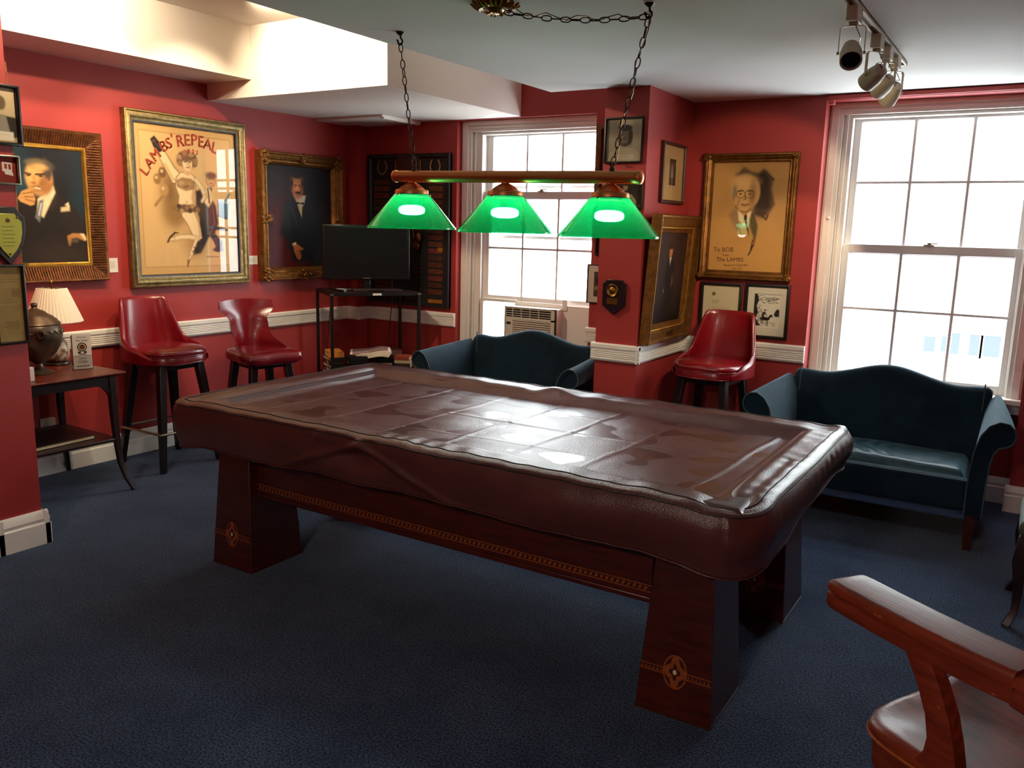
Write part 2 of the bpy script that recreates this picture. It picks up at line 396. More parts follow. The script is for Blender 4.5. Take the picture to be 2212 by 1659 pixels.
# ------------------------------------------------------------------ windows
def window(name, x0, x1, y, z0, z1, casing_w, sash_l, sash_r, gl, top, mid, low, rows, head=.09, sillz=None, right_casing=True, full_low=True):
    root = bpy.data.objects.new(name, None); col.objects.link(root); root.location = (0, 0, 0); struct(root)
    c = MB()
    c.box((x0, y - .02, z0), (x0 + casing_w, y + .12, z1)); c.box((x0 + .012, y - .032, z0), (x0 + casing_w * .7, y - .021, z1))
    xe = x1 - casing_w if right_casing else x1
    c.box((x0 + casing_w, y - .02, z1 - head), (xe, y + .12, z1)); c.box((x0 + casing_w * .7, y - .034, z1 - head * .45), (xe, y - .021, z1)); c.box((x0 + casing_w * .7, y - .028, z1 - head * .75), (xe, y - .021, z1 - head * .55))
    c.box((x0 + casing_w, y + .01, z0), (sash_l, y + .14, z1 - head)); c.box((x0 + casing_w + .015, y - .005, z0), (x0 + casing_w + .03, y + .02, z1 - head))
    if right_casing:
        c.box((x1 - casing_w, y - .02, z0), (x1, y + .12, z1)); c.box((sash_r - .002, y + .012, z0), (x1 - casing_w + .002, y + .14, z1 - head))
        c.box((x1 - casing_w * .7, y - .032, z0), (x1 - .012, y - .02, z1))
    else:
        c.box((sash_r, y + .01, z0), (x1, y + .14, z1 - head))
    c.box((sash_l, y + .012, z1 - head - .02), (sash_r, y + .14, z1 - head - .0005))
    c.build('window_frame', WHITE, root, bevel=.003)
    if sillz:
        MB().box((x0 - .02, y - .09, sillz - .035), (x1 + .02, y + .14, sillz)).box((x0, y - .035, sillz - .10), (x1, y, sillz - .04)).build('window_sill', WHITE, root, bevel=.006)
    def sash(nm, yy, zt, zb, tr, br, muz):
        m = MB()
        m.box((sash_l, yy, zb), (gl[0], yy + .035, zt)); m.box((gl[-1], yy, zb), (sash_r, yy + .035, zt))
        m.box((gl[0], yy, zt - tr), (gl[-1], yy + .035, zt)); m.box((gl[0], yy, zb), (gl[-1], yy + .035, zb + br))
        for a, bb in zip(gl[1:-1:2], gl[2:-1:2]):
            c_ = (a + bb) / 2; h_ = (bb - a) / 2 + .003
            m.prism([(c_ - h_, yy + .016), (c_ - .008, yy - .002), (c_ + .008, yy - .002), (c_ + h_, yy + .016), (c_ + .006, yy + .03), (c_ - .006, yy + .03)], zb, zt, 'z')
        for q in muz:
            m.loft([[(xx, y_, q + d_) for y_, d_ in ((yy + .016, -.013), (yy - .001, -.007), (yy - .001, .007), (yy + .016, .013), (yy + .03, .006), (yy + .03, -.006))] for xx in (gl[0] - .01, gl[-1] + .01)])
        z0_, z1_, k_ = zb + br, zt - tr, .014
        m.loft([[(gl[0], yy, z0_), (gl[-1], yy, z0_), (gl[-1], yy, z1_), (gl[0], yy, z1_)], [(gl[0] + k_, yy + .018, z0_ + k_), (gl[-1] - k_, yy + .018, z0_ + k_), (gl[-1] - k_, yy + .018, z1_ - k_), (gl[0] + k_, yy + .018, z1_ - k_)], [(gl[0], yy + .034, z0_), (gl[-1], yy + .034, z0_), (gl[-1], yy + .034, z1_), (gl[0], yy + .034, z1_)]], True, False)
        o = m.build(nm, SASH, root, bevel=.003)
        MB().box((gl[0] - .005, yy + .016, zb + br - .005), (gl[-1] + .005, yy + .019, zt - tr + .005)).build('glass', GLASSP, o)
        return o
    su = sash('upper_sash', y + .085, top, mid[1], .03, .05, rows[0])
    sl = sash('lower_sash', y + .045, mid[0], low, mid[0] - mid[1], .055, rows[1])
    lx = (sash_l + sash_r) / 2
    lk = MB(); lk.box((lx - .03, y + .035, mid[0]), (lx + .03, y + .075, mid[0] + .008)); lk.lathe([(.014, 0), (.014, .012), (.004, .016)], (lx, y + .055, mid[0] + .008), 14); lk.box((lx - .005, y + .045, mid[0] + .012), (lx + .05, y + .06, mid[0] + .02))
    lk.build('sash_lock', STEEL, sl)
    kb = MB(); kb.ellipsoid((x0 + casing_w * .55, y - .035, 1.70 if name == 'window_1' else 1.77), (.013, .012, .013), 12, 8); kb.build('knob', WHITE, root)
    return root
w1 = window('window_1', 1.105, 2.44, .09, .62, 2.515, .10, 1.293, 2.40, [1.350, 1.676, 1.694, 2.006, 2.022, 2.345], 2.425, (1.946, 1.888), 1.03, ([2.07], [1.485]), right_casing=False)
m = MB(); m.box((1.29, .235, 1.565), (2.41, .25, 1.59)); m.box((1.29, .235, 1.975), (2.41, .25, 2.0)); m.build('storm_rail', SASH, w1)
w2 = window('window_2', 4.055, 5.335, .11, .66, 2.505, .085, 4.195, 5.243, [4.236, 4.552, 4.574, 4.886, 4.908, 5.206], 2.425, (1.604, 1.550), .69, ([2.005], [1.178]), sillz=.69, head=.075)
# stuff below the raised sash of the first window
pn = MB(); pn.box((2.075, .10, .62), (2.42, .12, 1.045)); pn.build('filler_panel', WHITE, w1, bevel=.003)
pn = MB(); pn.box((1.64, .105, 1.018), (2.12, .125, 1.052)); pn.box((1.30, .11, 1.035), (1.66, .14, 1.06)); pn.box((1.28, .10, .62), (1.325, .14, 1.03)); pn.build('filler_strip', SASH, w1, bevel=.003)
MB().box((1.325, .118, .62), (1.64, .122, 1.035)).build('side_pane', GLASSP, w1)
tp = MB(); tp.box((2.105, .09, 1.005), (2.145, .10, 1.09)); tp.build('white_tape', PAPER, w1)

# ------------------------------------------------------------------ pool table and its cover
TX, TY, TA, TB, TZ = 3.292, -2.682, 1.405, .722, .818
pt = thing('pool_table', 'antique mahogany pool table on four flared pedestal legs with inlaid medallions', 'pool table', (TX, TY, 0))
def leg_mesh(cx, cy_):
    def ring(z, k): return [(cx + sx * (.1375 - k), cy_ + sy * (.163 - k), z) for sx, sy in ((-1, -1), (1, -1), (1, 1), (-1, 1))]
    return MB().loft([ring(0, .0), ring(.02, 0), ring(.60, .036)])
for cx in (2.183 - TX, 4.441 - TX):
    for cy_ in (-3.157 - TY, -2.207 - TY):
        lg = leg_mesh(cx, cy_).build('leg', MAHOG, pt, bevel=.004)
        for sy in (-1, 1):
            # band and medallion on the faces that look along the short side
            fy = lambda z: cy_ + sy * (.163 - .036 * (z - .02) / .58 + .0016)
            wz = lambda z: .1375 - .036 * (z - .02) / .58
            m = MB()
            for z0, z1, mi in ((.150, .1535, 0), (.1555, .1685, 1), (.1705, .174, 0)):
                m.loft([[(cx - wz(z0), fy(z0) - sy * .002, z0), (cx + wz(z0), fy(z0) - sy * .002, z0), (cx + wz(z0), fy(z0), z0), (cx - wz(z0), fy(z0), z0)],
                        [(cx - wz(z1), fy(z1) - sy * .002, z1), (cx + wz(z1), fy(z1) - sy * .002, z1), (cx + wz(z1), fy(z1), z1), (cx - wz(z1), fy(z1), z1)]], m=mi)
            for k in range(18):
                xx = cx - .12 + k * .24 / 17; z = .162
                m.add([(xx - .005, fy(z) + sy * .0008, z - .005), (xx + .005, fy(z) + sy * .0008, z - .005), (xx, fy(z) + sy * .0008, z + .006)], [(0, 1, 2)], 0)
            m.build('inlay_band', [INLAY, INLAYD], lg)
            m = MB(); cz = .168
            def disc(rx, rz, off, mi, n=28, pet=0):
                vs = [(cx, fy(cz) + sy * off, cz)]
                for j in range(n):
                    a = 2 * PI * j / n; k = 1 + pet * math.cos(4 * a)
                    z = cz + rz * k * math.sin(a); vs.append((cx + rx * k * math.cos(a), fy(z) + sy * off, z))
                m.add(vs, [(0, 1 + j, 1 + (j + 1) % n) for j in range(n)], mi)
            disc(.044, .062, .0012, 0); disc(.038, .055, .0017, 1); disc(.033, .049, .0022, 0, 32, .22); disc(.016, .024, .0027, 1, 32, .3); disc(.007, .009, .0032, 2)
            m.build('inlay_medallion', [INLAY, INLAYD, PAPERC], lg)
        MB().box((cx - .139, cy_ - .165, .0), (cx + .139, cy_ + .165, .006)).build('foot_plinth', INLAYD, lg)
for sy in (-1, 1):
    y = sy * .545
    ap = MB().box((-1.0, y - .018, .362), (1.02, y + .018, .60)).box((-1.0, y - .024, .362), (1.02, y + .024, .382)).build('apron', MAHOGX, pt, bevel=.003)
    m = MB(); yy = y + sy * .019
    for z0, z1, mi in ((.400, .404, 0), (.404, .424, 1), (.424, .428, 0)):
        m.box((-1.0, min(y, yy), z0), (1.02, max(y, yy), z1), mi) if mi else m.box((-1.0, min(y, yy + sy * .001), z0), (1.02, max(y, yy + sy * .001), z1), 0)
    for k in range(92):
        x = -.985 + k * .0217
        m.add([(x, yy + sy * .0012, .407), (x + .011, yy + sy * .0012, .407), (x + .017, yy + sy * .0012, .421), (x + .006, yy + sy * .0012, .421)], [(0, 1, 2, 3)], 0)
    m.build('inlay_band', [INLAY, INLAYD], ap)
for sx in (-1, 1):
    MB().box((sx * 1.13 - .018, -.33, .362), (sx * 1.13 + .018, .33, .60)).build('apron', MAHOGX, pt, bevel=.003)
MB().box((-1.33, -.655, .595), (1.33, .655, .765)).build('bed', MAHOG, pt, bevel=.006)
m = MB(); m.frame(2.70, 1.36, [(.0, .70), (.0, .795), (.02, .806), (.11, .800), (.13, .765)]); m.build('cushion_rail', MAHOG, pt)

def crn(x, y):
    return .055 if y > 0 else (.17 if x > 0 else .075)
def squircle(u, v, a, b, r):
    x, y = (2 * u - 1) * a, (2 * v - 1) * b; r = crn(x, y)
    px, py = abs(x) - (a - r), abs(y) - (b - r)
    if px > 0 and py > 0:
        p, q = px / r, py / r
        px2, py2 = p * math.sqrt(max(0, 1 - q * q / 2)), q * math.sqrt(max(0, 1 - p * p / 2))
        x = math.copysign(a - r + px2 * r, x); y = math.copysign(b - r + py2 * r, y)
    return x, y
def edge_dist(x, y, a, b, r):
    r = crn(x, y)
    px, py = abs(x) - (a - r), abs(y) - (b - r)
    if px > 0 and py > 0: return r - math.hypot(px, py)
    return min(a - abs(x), b - abs(y))
def sst(a, b, x):
    t = min(1, max(0, (x - a) / (b - a))); return t * t * (3 - 2 * t)
def nz(x, y, s=0):
    return (math.sin(x * 7.1 + s) * math.sin(y * 9.3 + s * 1.7) + .6 * math.sin(x * 17.7 + 3.1 * y + s) + .5 * math.sin(y * 23.1 - 5.2 * x + 2 * s)) / 2.1
CFOLD = [-1.02, -.66, -.30, .04, .36, .68, 1.12]
def cover_top(x, y):
    e = edge_dist(x, y, TA, TB, .12)
    z = TZ - .052 * sst(.115, .21, e) - .010 * (1 - sst(0, .022, e))
    inner = sst(.15, .22, e)
    z += .0024 * nz(x * 1.3, y * 1.4) * (0.4 + inner)
    z += .004 * nz(x * 2.4 + 4, y * .8, 2) * (1 - inner)
    for i, c in enumerate(CFOLD):
        d = x - c - .05 * y + .006 * math.sin(y * 11 + i)
        z += (.0036 - .0007 * (i % 3)) * math.exp(-(d / .009) ** 2) * inner - .0008 * math.exp(-((d - .03) / .02) ** 2) * inner
    d = y - .03 - .012 * math.sin(x * 2.2); z += .0030 * math.exp(-(d / .009) ** 2) * inner * (1 - .5 * sst(.9, 1.2, abs(x)))
    d = y + .30 - .03 * math.sin(x * 3.1); z += .0018 * math.exp(-(d / .010) ** 2) * inner * sst(-.7, -.5, x) * (1 - sst(.5, .7, x))
    d = y - .36 + .10 * x; z += .0020 * math.exp(-(d / .012) ** 2) * inner * sst(-.9, -.6, x) * (1 - sst(.3, .5, x))
    # loose fold by the far side pocket and gathers along the near and the end rail
    g = math.exp(-((x + .05) / .16) ** 2)
    if y > 0: z += g * (.020 * math.exp(-((e - .10) / .05) ** 2) * math.sin((x + .05) * 18 + 1.2))
    if y < 0 and e < .2: z += .0035 * (1 - inner) * math.sin(x * 62 + 3 * math.sin(x * 9)) * math.exp(-((e - .06) / .035) ** 2) * (.5 + .5 * math.sin(x * 5 + 1))
    if x > .9 and e < .2: z += .0022 * (1 - inner) * math.sin(y * 55 + 2 * math.sin(y * 13)) * math.exp(-((e - .07) / .04) ** 2)
    # corner pockets sag
    cd2 = math.hypot(abs(x) - (TA - .10), abs(y) - (TB - .10)); z -= .012 * math.exp(-(cd2 / .07) ** 2)
    if x > 0 and y < 0: z -= .016 * math.exp(-(cd2 / .12) ** 2)
    if x > 0 and y > 0: z += .016 * math.exp(-(math.hypot(x - TA, y - TB) / .05) ** 2)
    return z
NU, NV = 300, 156
vs = []
for j in range(NV + 1):
    for i in range(NU + 1):
        x, y = squircle(i / NU, j / NV, TA, TB, .12); vs.append((x, y, cover_top(x, y)))
fs = [(j * (NU + 1) + i, j * (NU + 1) + i + 1, (j + 1) * (NU + 1) + i + 1, (j + 1) * (NU + 1) + i) for j in range(NV) for i in range(NU)]
loop = [i for i in range(NU)] + [j * (NU + 1) + NU for j in range(NV)] + [NV * (NU + 1) + i for i in range(NU, 0, -1)] + [j * (NU + 1) for j in range(NV, 0, -1)]
L = len(loop); K = 22
pl = [Vector(vs[k]) for k in loop]
nrm = []
for k in range(L):
    t = pl[(k + 2) % L] - pl[(k - 2) % L]; n = Vector((t.y, -t.x, 0)).normalized(); nrm.append(n)
def skirt(k, t):
    p, n = pl[k], nrm[k]; x, y = p.x, p.y
    near = y < -TB + .1; 
    drop = .190 + .006 * math.sin(x * 3 + 2 * y) + .004 * math.sin(9 * x - 4 * y)
    if x > .9: drop -= .035 * sst(-.45, .5, y)
    cdist = math.hypot(abs(x) - TA, abs(y) - TB)
    drop += .022 * math.exp(-(cdist / .16) ** 2)
    d = .016 * (1 - math.exp(-t * 10)) + .010 * math.sin(PI * min(1, t * 1.1)) - .012 * t
    d += .004 * t * math.sin(x * 13 + y * 11) + .003 * math.sin(x * 5 + 4 * t + y * 7)
    if near:
        # dent below the side pocket, with folds running down to both sides
        d -= .052 * math.exp(-((x + .22) / .17) ** 2) * math.exp(-((t - .42) / .24) ** 2)
        q = t - .12 - 1.05 * abs(x + .20) / .55
        d += .024 * math.exp(-(q / .09) ** 2) * math.exp(-((x + .2) / .42) ** 2)
        d += .012 * math.exp(-((x - .75) / .25) ** 2) * math.sin(PI * t)
        d += .009 * math.exp(-((x + .42) / .03) ** 2) * math.exp(-((t - .1) / .08) ** 2)
    if x > TA - .1:
        d += .012 * math.sin(PI * min(1, t * 1.3)) + .004 * math.sin(y * 60 + t * 9) * math.exp(-((t - .25) / .12) ** 2) * (.5 + .5 * math.sin(y * 6))
    z = p.z - t * drop - .006 * (1 - math.exp(-t * 20))
    return (x + n.x * d, y + n.y * d, z)
for r in range(1, K + 1):
    t = (r / K) ** 1.25
    vs += [skirt(k, t) for k in range(L)]
o0 = (NU + 1) * (NV + 1)
for r in range(K):
    for k in range(L):
        k2 = (k + 1) % L
        a, b2 = (loop[k], loop[k2]) if r == 0 else (o0 + (r - 1) * L + k, o0 + (r - 1) * L + k2)
        fs.append((a, o0 + r * L + k, o0 + r * L + k2, b2))
mb = MB(); mb.add(vs, fs)
tc = mb.build('table_cover', LEATHER, angle=180, loc=(TX, TY, 0))
sd = tc.modifiers.new('thickness', 'SOLIDIFY'); sd.thickness = .0025; sd.offset = -1
tag(tc, 'creased maroon leatherette cover draped over the pool table', 'table cover')
def seam_path(e):
    P = []
    for k in range(0, L, 2):
        p = pl[k] - nrm[k] * e; P.append((p.x, p.y, cover_top(p.x, p.y) + .001 if e > .004 else pl[k].z - .004))
    return P
MB().tube(seam_path(.034), .0022, 6, loop=True).build('stitched_seam', SEAM, tc)
hp = [skirt(k, .03) for k in range(0, L, 2)]
MB().tube(hp, .003, 6, loop=True).build('stitched_seam', SEAM, tc)
MB().tube([skirt(k, 1.0) for k in range(0, L, 2)], .003, 6, loop=True).build('hem', LEATHER, tc)

# ------------------------------------------------------------------ billiard lamp
LY = -2.68
bl = thing('billiard_lamp', 'copper bar lamp with three green ribbed glass shades hung on chains over the pool table', 'lamp', (3.306, LY, 1.876))
bz = lambda x: -.0134 * (x - 3.306)
X0, X1 = 2.672, 3.943
MB().tube([(X0 - 3.306, 0, bz(X0)), (X1 - 3.306, 0, bz(X1))], .0265, 28).build('bar', COPPER, bl)
for x in (X0, X1):
    s = -1 if x == X0 else 1
    m = MB(); m.lathe([(.0, .010), (.018, .008), (.027, .002), (.0285, -.006), (.0285, -.012)], n=28)
    m.tf(Matrix.Translation((x - 3.306, 0, bz(x))) @ Matrix.Rotation(s * PI / 2, 4, 'Y')); m.build('end_cap', COPPER, bl)
for cx in (2.776, 3.301, 3.812):
    o = (cx - 3.306, 0, bz(cx))
    sh = MB(); sh.lathe([(.076, -.078), (.085, -.086), (.207, -.232), (.211, -.238), (.209, -.243), (.204, -.240), (.0825, -.0885)], o, 200, rib=.0007, caps=False)
    sh = sh.build('lamp_shade', SHADEG, bl, angle=60)
    c = MB(); c.lathe([(.0, -.018), (.016, -.018), (.019, -.028), (.030, -.034), (.052, -.050), (.060, -.058), (.0755, -.062), (.0785, -.068), (.0785, -.090), (.074, -.094), (.0, -.094)], o, 40)
    for j in range(40):
        a = 2 * PI * j / 40; c.bar((o[0] + .030 * math.cos(a), o[1] + .030 * math.sin(a), o[2] - .0345), (o[0] + .055 * math.cos(a), o[1] + .055 * math.sin(a), o[2] - .0525), .0022)
    for j in range(3):
        a = 2 * PI * j / 3 + .4; c.cyl((o[0] + .075 * math.cos(a), o[1] + .075 * math.sin(a), o[2] - .086), (o[0] + .092 * math.cos(a), o[1] + .092 * math.sin(a), o[2] - .086), .0035, n=8)
    c.build('shade_holder', COPPER, sh)
    bu = MB(); bu.lathe([(0, -.094), (.018, -.096), (.018, -.128), (.022, -.132)], o, 16); bu.build('lamp_socket', BLACKP, sh)
    bu = MB(); bu.ellipsoid((o[0], o[1], o[2] - .155), (.058, .058, .024), 24, 12, p=.75); bu.build('bulb', BULB, sh)
    light('billiard_bulb', 'POINT', (cx, LY, 1.876 + o[2] - .22), 2.2, (1.0, .93, .80), shadow_soft_size=.05)
def chain_mesh(path, ll=.046, lw=.025, wire=.0026):
    P = [Vector(p) for p in path]; seg = []
    for a, b in zip(P, P[1:]):
        seg.append((b - a).length)
    tot = sum(seg); pitch = ll - 3.2 * wire; n = max(1, round(tot / pitch)); m = MB()
    def at(s):
        for a, b, l in zip(P, P[1:], seg):
            if s <= l: return a + (b - a) * (s / l), (b - a).normalized()
            s -= l
        return P[-1], (P[-1] - P[-2]).normalized()
    for i in range(n):
        c, t = at((i + .5) * tot / n)
        ref = Vector((0, 1, 0)) if abs(t.y) < .9 else Vector((1, 0, 0))
        u = t.cross(ref).normalized(); v = t.cross(u)
        ang = (PI / 2) * (i % 2) + .45 + random.uniform(-.35, .35); sd_ = u * math.cos(ang) + v * math.sin(ang)
        pts = []
        for k in range(14):
            a = 2 * PI * k / 14
            pts.append(c + t * ((ll / 2 - wire) * math.sin(a)) + sd_ * ((lw / 2 - wire) * math.copysign(abs(math.cos(a)) ** .75, math.cos(a))))
        m.tube(pts, wire, 6, loop=True)
    return m
bo = Vector((3.306, LY, 1.876))
HL, HRk = Vector((2.690, -2.660, 2.50)), Vector((3.926, -2.640, 2.495))
for x, hk in ((2.791, HL), (3.815, HRk)):
    a = Vector((x, LY, 1.876 + bz(x) + .03))
    chain_mesh([a - bo + Vector((0, 0, .012)), hk - bo - Vector((0, 0, .012))]).build('chain', IRON, bl)
    lp = MB(); lp.lathe([(.012, -.006), (.012, .004), (.006, .008)], tuple(a - bo), 14); lp.tube([tuple(a - bo + Vector((.008 * math.cos(q), 0, .014 + .008 * math.sin(q)))) for q in np.linspace(0, 2 * PI, 13)[:-1]], .002, 6, loop=True); lp.build('chain_loop', IRON, bl)
    h = hk - bo; hm = MB(); hm.lathe([(.008, .024), (.018, .033), (.021, .0385)], tuple(h), 14)
    hm.tube([tuple(h + Vector(p)) for p in ((0, 0, .03), (.002, 0, .012), (.010, 0, .004), (.012, 0, -.006), (.006, 0, -.016), (-.004, 0, -.017), (-.012, 0, -.010), (-.015, 0, .0), (-.020, 0, .006))], .0046, 8)
    hm.build('ceiling_hook', IRON, bl)
RC = Vector((3.372, -2.895, H))
def sag(a, b, s, n=14): return [a.lerp(b, i / n) - Vector((0, 0, s * 4 * (i / n) * (1 - i / n))) for i in range(n + 1)]
sw = sag(RC + Vector((.03, .02, -.035)), HRk + Vector((0, 0, -.01)), .022)
chain_mesh([p - bo for p in sw]).build('chain', IRON, bl)
cord = [p + Vector((0, .006, .010 + .012 * math.sin(i * 1.9))) for i, p in enumerate(sw)]
pa = HRk - Vector((0, 0, .01)); pb = Vector((3.815, LY, 1.91))
cord += [pa.lerp(pb, i / 12) + Vector((.010 * math.sin(i * 1.3), .004, 0)) for i in range(1, 13)]
MB().tube([tuple(p - bo) for p in cord], .0024, 6).build('cord', BRASS, bl)
ro = MB(); rc = RC - bo
ro.lathe([(.0, -.045), (.018, -.043), (.028, -.030), (.050, -.026), (.056, -.012), (.060, 0)], tuple(rc), 32)
for k in range(26):
    a = 2 * PI * k / 26; ca, sa = math.cos(a), math.sin(a); r1 = .100 if k % 2 else .088
    ro.tube([tuple(rc + Vector((r * ca, r * sa, z))) for r, z in ((.045, -.018), (.066, -.024), (.085, -.016), (r1, -.006))], [.006, .008, .007, .004], 6)
    if k % 2: ro.tube([tuple(rc + Vector((r * ca, r * sa, z))) for r, z in ((.018, -.040), (.032, -.044), (.040, -.036))], [.004, .005, .001], 6)
ro.build('ceiling_rose', BRASS, bl)

# ------------------------------------------------------------------ track light
TKX = 4.622
tl = thing('track_light', 'cream ceiling track with swivelling spot heads in front of the big sash window', 'track light', (TKX, -2.0, H))
m = MB(); m.box((-.019, -1.2, -.020), (-.011, 1.02, 0)); m.box((.011, -1.2, -.020), (.019, 1.02, 0)); m.box((-.019, -1.2, -.006), (.019, 1.02, 0)); m.box((-.019, 1.0, -.02), (.019, 1.02, 0)); m.box((-.009, -1.2, -.008), (.009, 1.0, -.006))
m.build('track', TRACKW, tl, bevel=.001)
HEADS = [(-2.28, (4.95, -3.6, 1.2), 0), (-1.745, (3.20, -.45, 1.45), 1), (-1.48, (3.62, -.05, 1.75), 1), (-1.235, (3.75, -.05, 1.15), 1)]
for yy, tgt, lit in HEADS:
    y = yy + 2.0
    base_p = Vector((0, y, -.02)); piv = Vector((0, y, -.185))
    hd = MB(); hd.box((-.021, y - .05, -.075), (.021, y + .05, -.018)); hd.box((-.016, y - .015, -.084), (.016, y + .015, -.075))
    h = hd.build('spot_head', TRACKW, tl, bevel=.003)
    d = (Vector(tgt) - (Vector((TKX, -2.0, H)) + piv)).normalized()
    ax = Vector((-d.y, d.x, 0)).normalized()
    yk = MB()
    for s in (-1, 1):
        yk.sweep([Vector((0, y, -.086)), Vector((0, y, -.088)) + ax * (s * .040), Vector((0, y, -.096)) + ax * (s * .047), piv + ax * (s * .047)], [(-.008, -.0015), (.008, -.0015), (.008, .0015), (-.008, .0015)], up=ax)
        yk.cyl(piv + ax * (s * .043), piv + ax * (s * .053), .006, n=10)
    yk.build('yoke', TRACKW, h)
    q = d.to_track_quat('Z', 'Y').to_matrix().to_4x4(); q.translation = piv
    c = MB(); c.lathe([(.0, -.055), (.016, -.054), (.030, -.045), (.036, -.02), (.0415, .008), (.0415, .058), (.039, .060), (.037, .045), (.0, .040)], n=28); c.tf(q); c.build('lamp_can', TRACKW, h)
    le = MB(); le.lathe([(0, .043), (.034, .047), (.0345, .050), (0, .049)], n=24); le.tf(q); le.build('lamp_lens', SPOTLIT if lit else BLACKP, h)
    wi = MB(); wi.tube([tuple(q @ Vector((0, 0, -.054))), tuple(q @ Vector((.03, 0, -.075))), tuple(Vector((.03, y, -.13))), tuple(Vector((.008, y, -.085)))], .002, 6); wi.build('wire', STEEL, h)
    if lit:
        src = Vector((TKX, -2.0, H)) + piv + d * .075
        light('track_spot', 'SPOT', src, 46, (1.0, .78, .52), tgt, spot_size=math.radians(50), spot_blend=.35, shadow_soft_size=.02)

# ------------------------------------------------------------------ sofas
def make_sofa(name, label, loc):
    t = thing(name, label, 'sofa', loc, 0, 'blue velvet camelback sofas under the windows')
    F, Bk, IN = -.375, .365, .515
    def top(x):
        return .795 + .088 * math.exp(-(x / .25) ** 2) + .012 * math.exp(-((abs(x) - .53) / .12) ** 2) - .006 * math.exp(-((abs(x) - .36) / .1) ** 2)
    n = 48; rings = []
    for i in range(n + 1):
        x = -.56 + 1.12 * i / n; z = top(x) if abs(x) < .555 else top(x) - .02
        pr = [(.17, .26), (.175, .42), (.195, .58), (.215, z - .10), (.222, z - .035), (.238, z - .008), (.265, z), (.295, z - .006), (.318, z - .03), (.325, z - .09), (.335, .5), (.345, .24)]
        rings.append([(x, y, zz) for y, zz in pr])
    bk = MB().loft(rings).build('backrest', VELVET, t, angle=60)
    cap = [(x, .216, top(x) - .075) for x in np.linspace(-.535, .535, 40)]
    # arms
    ARM = [(0, .20), (0, .36), (.004, .47), (.014, .56), (.036, .645), (.070, .700), (.115, .728), (.158, .722), (.186, .694), (.194, .655), (.182, .618), (.155, .598), (.125, .590), (.104, .560), (.092, .50), (.086, .40), (.084, .20)]
    def sec(s, k):
        y = F + (.60) * k; ws = 1 - .42 * k ** 1.2; hs = .045 * k ** 1.1
        out = []
        for ox, z in ARM:
            zz = z + hs * sst(.45, .72, z); oo = ox * (ws if z > .45 else 1 - .1 * k)
            out.append((s * (IN + oo), y + .02 * sst(.55, .73, z) * 0, zz))
        return out
    for s in (-1, 1):
        a = MB().loft([[tuple(Vector(p) * 1.0 + Vector((0, .012, 0)) - Vector((0, 0, 0))) for p in sec(s, 0)]] + [[(p[0], p[1], p[2]) for p in sec(s, k)] for k in np.linspace(.02, 1, 14)])
        ao = a.build('armrest', VELVET, t, angle=50)
        MB().tube([(p[0], F - .001, p[2]) for p in sec(s, 0)], .0045, 6).build('piping', VELPIPE, ao)
        pa = MB(); pa.tube([(s * (IN + .005), .205 + .012 * q, .45 + q * .38) for q in np.linspace(0, 1, 10)], .004, 6); pa.build('piping', VELPIPE, bk)
    fr = MB(); fr.box((-IN - .004, F + .005, .215), (IN + .004, F + .075, .395)); fr.box((-IN, F + .05, .215), (IN, .30, .31))
    so = fr.build('seat_frame', VELVET, t, bevel=.022, seg=4)
    MB().tube([(x, F + .012, .388) for x in np.linspace(-IN, IN, 8)], .004, 6).build('piping', VELPIPE, so)
    def cush(u, v):
        x = -.50 + 1.0 * u; y = -.275 + .45 * v
        e = min(u, 1 - u) * 1.0; f = min(v, 1 - v) * .45; ee = min(e, f)
        z = .315 + .105 * math.sqrt(max(0, 1 - (1 - min(1, ee / .05)) ** 2)) + .012 * math.exp(-((u - .5) / .3) ** 2)
        fold = sst(.03, .09, ee)
        z += fold * (.0075 * math.sin(40 * x + 14 * y + 5 * math.sin(13 * y + 2) + 3 * math.sin(11 * x)) * (1 - sst(.0, .16, x)) + .003 * math.sin(26 * y - 20 * x + 3 * math.sin(6 * x)) - .006 * math.exp(-((x - .08 + .1 * y) / .02) ** 2))
        return (x, y, z)
    c = MB().grid(cush, 90, 44)
    def cb(u, v):
        p = cush(u, v); return (p[0], p[1], .312)
    c.grid(cb, 8, 4)
    cu = c.build('seat_cushion', VELVETC, t, angle=70)
    for u in (0,):
        MB().tube([(-.497, -.272, .352), (.497, -.272, .352)], .0045, 6).build('piping', VELPIPE, cu)
    for sx in (-1, 1):
        for y, k in ((F + .05, -1), (.30, 1)):
            MB().bar((sx * (IN + .03), y, .22), (sx * (IN + .03), y + (.03 * k if k > 0 else .0), 0), .055, .036).build('leg', DARKW if k > 0 else MAHOG, t, bevel=.002)
    return t
sofa = make_sofa('sofa', 'midnight blue velvet camelback sofa under the window with the air conditioner', (2.100, -.575, 0))
s2 = copy_tree(sofa); s2.location = (4.632, -.575, 0); s2['label'] = 'midnight blue velvet camelback sofa under the big bright sash window with no air conditioner'

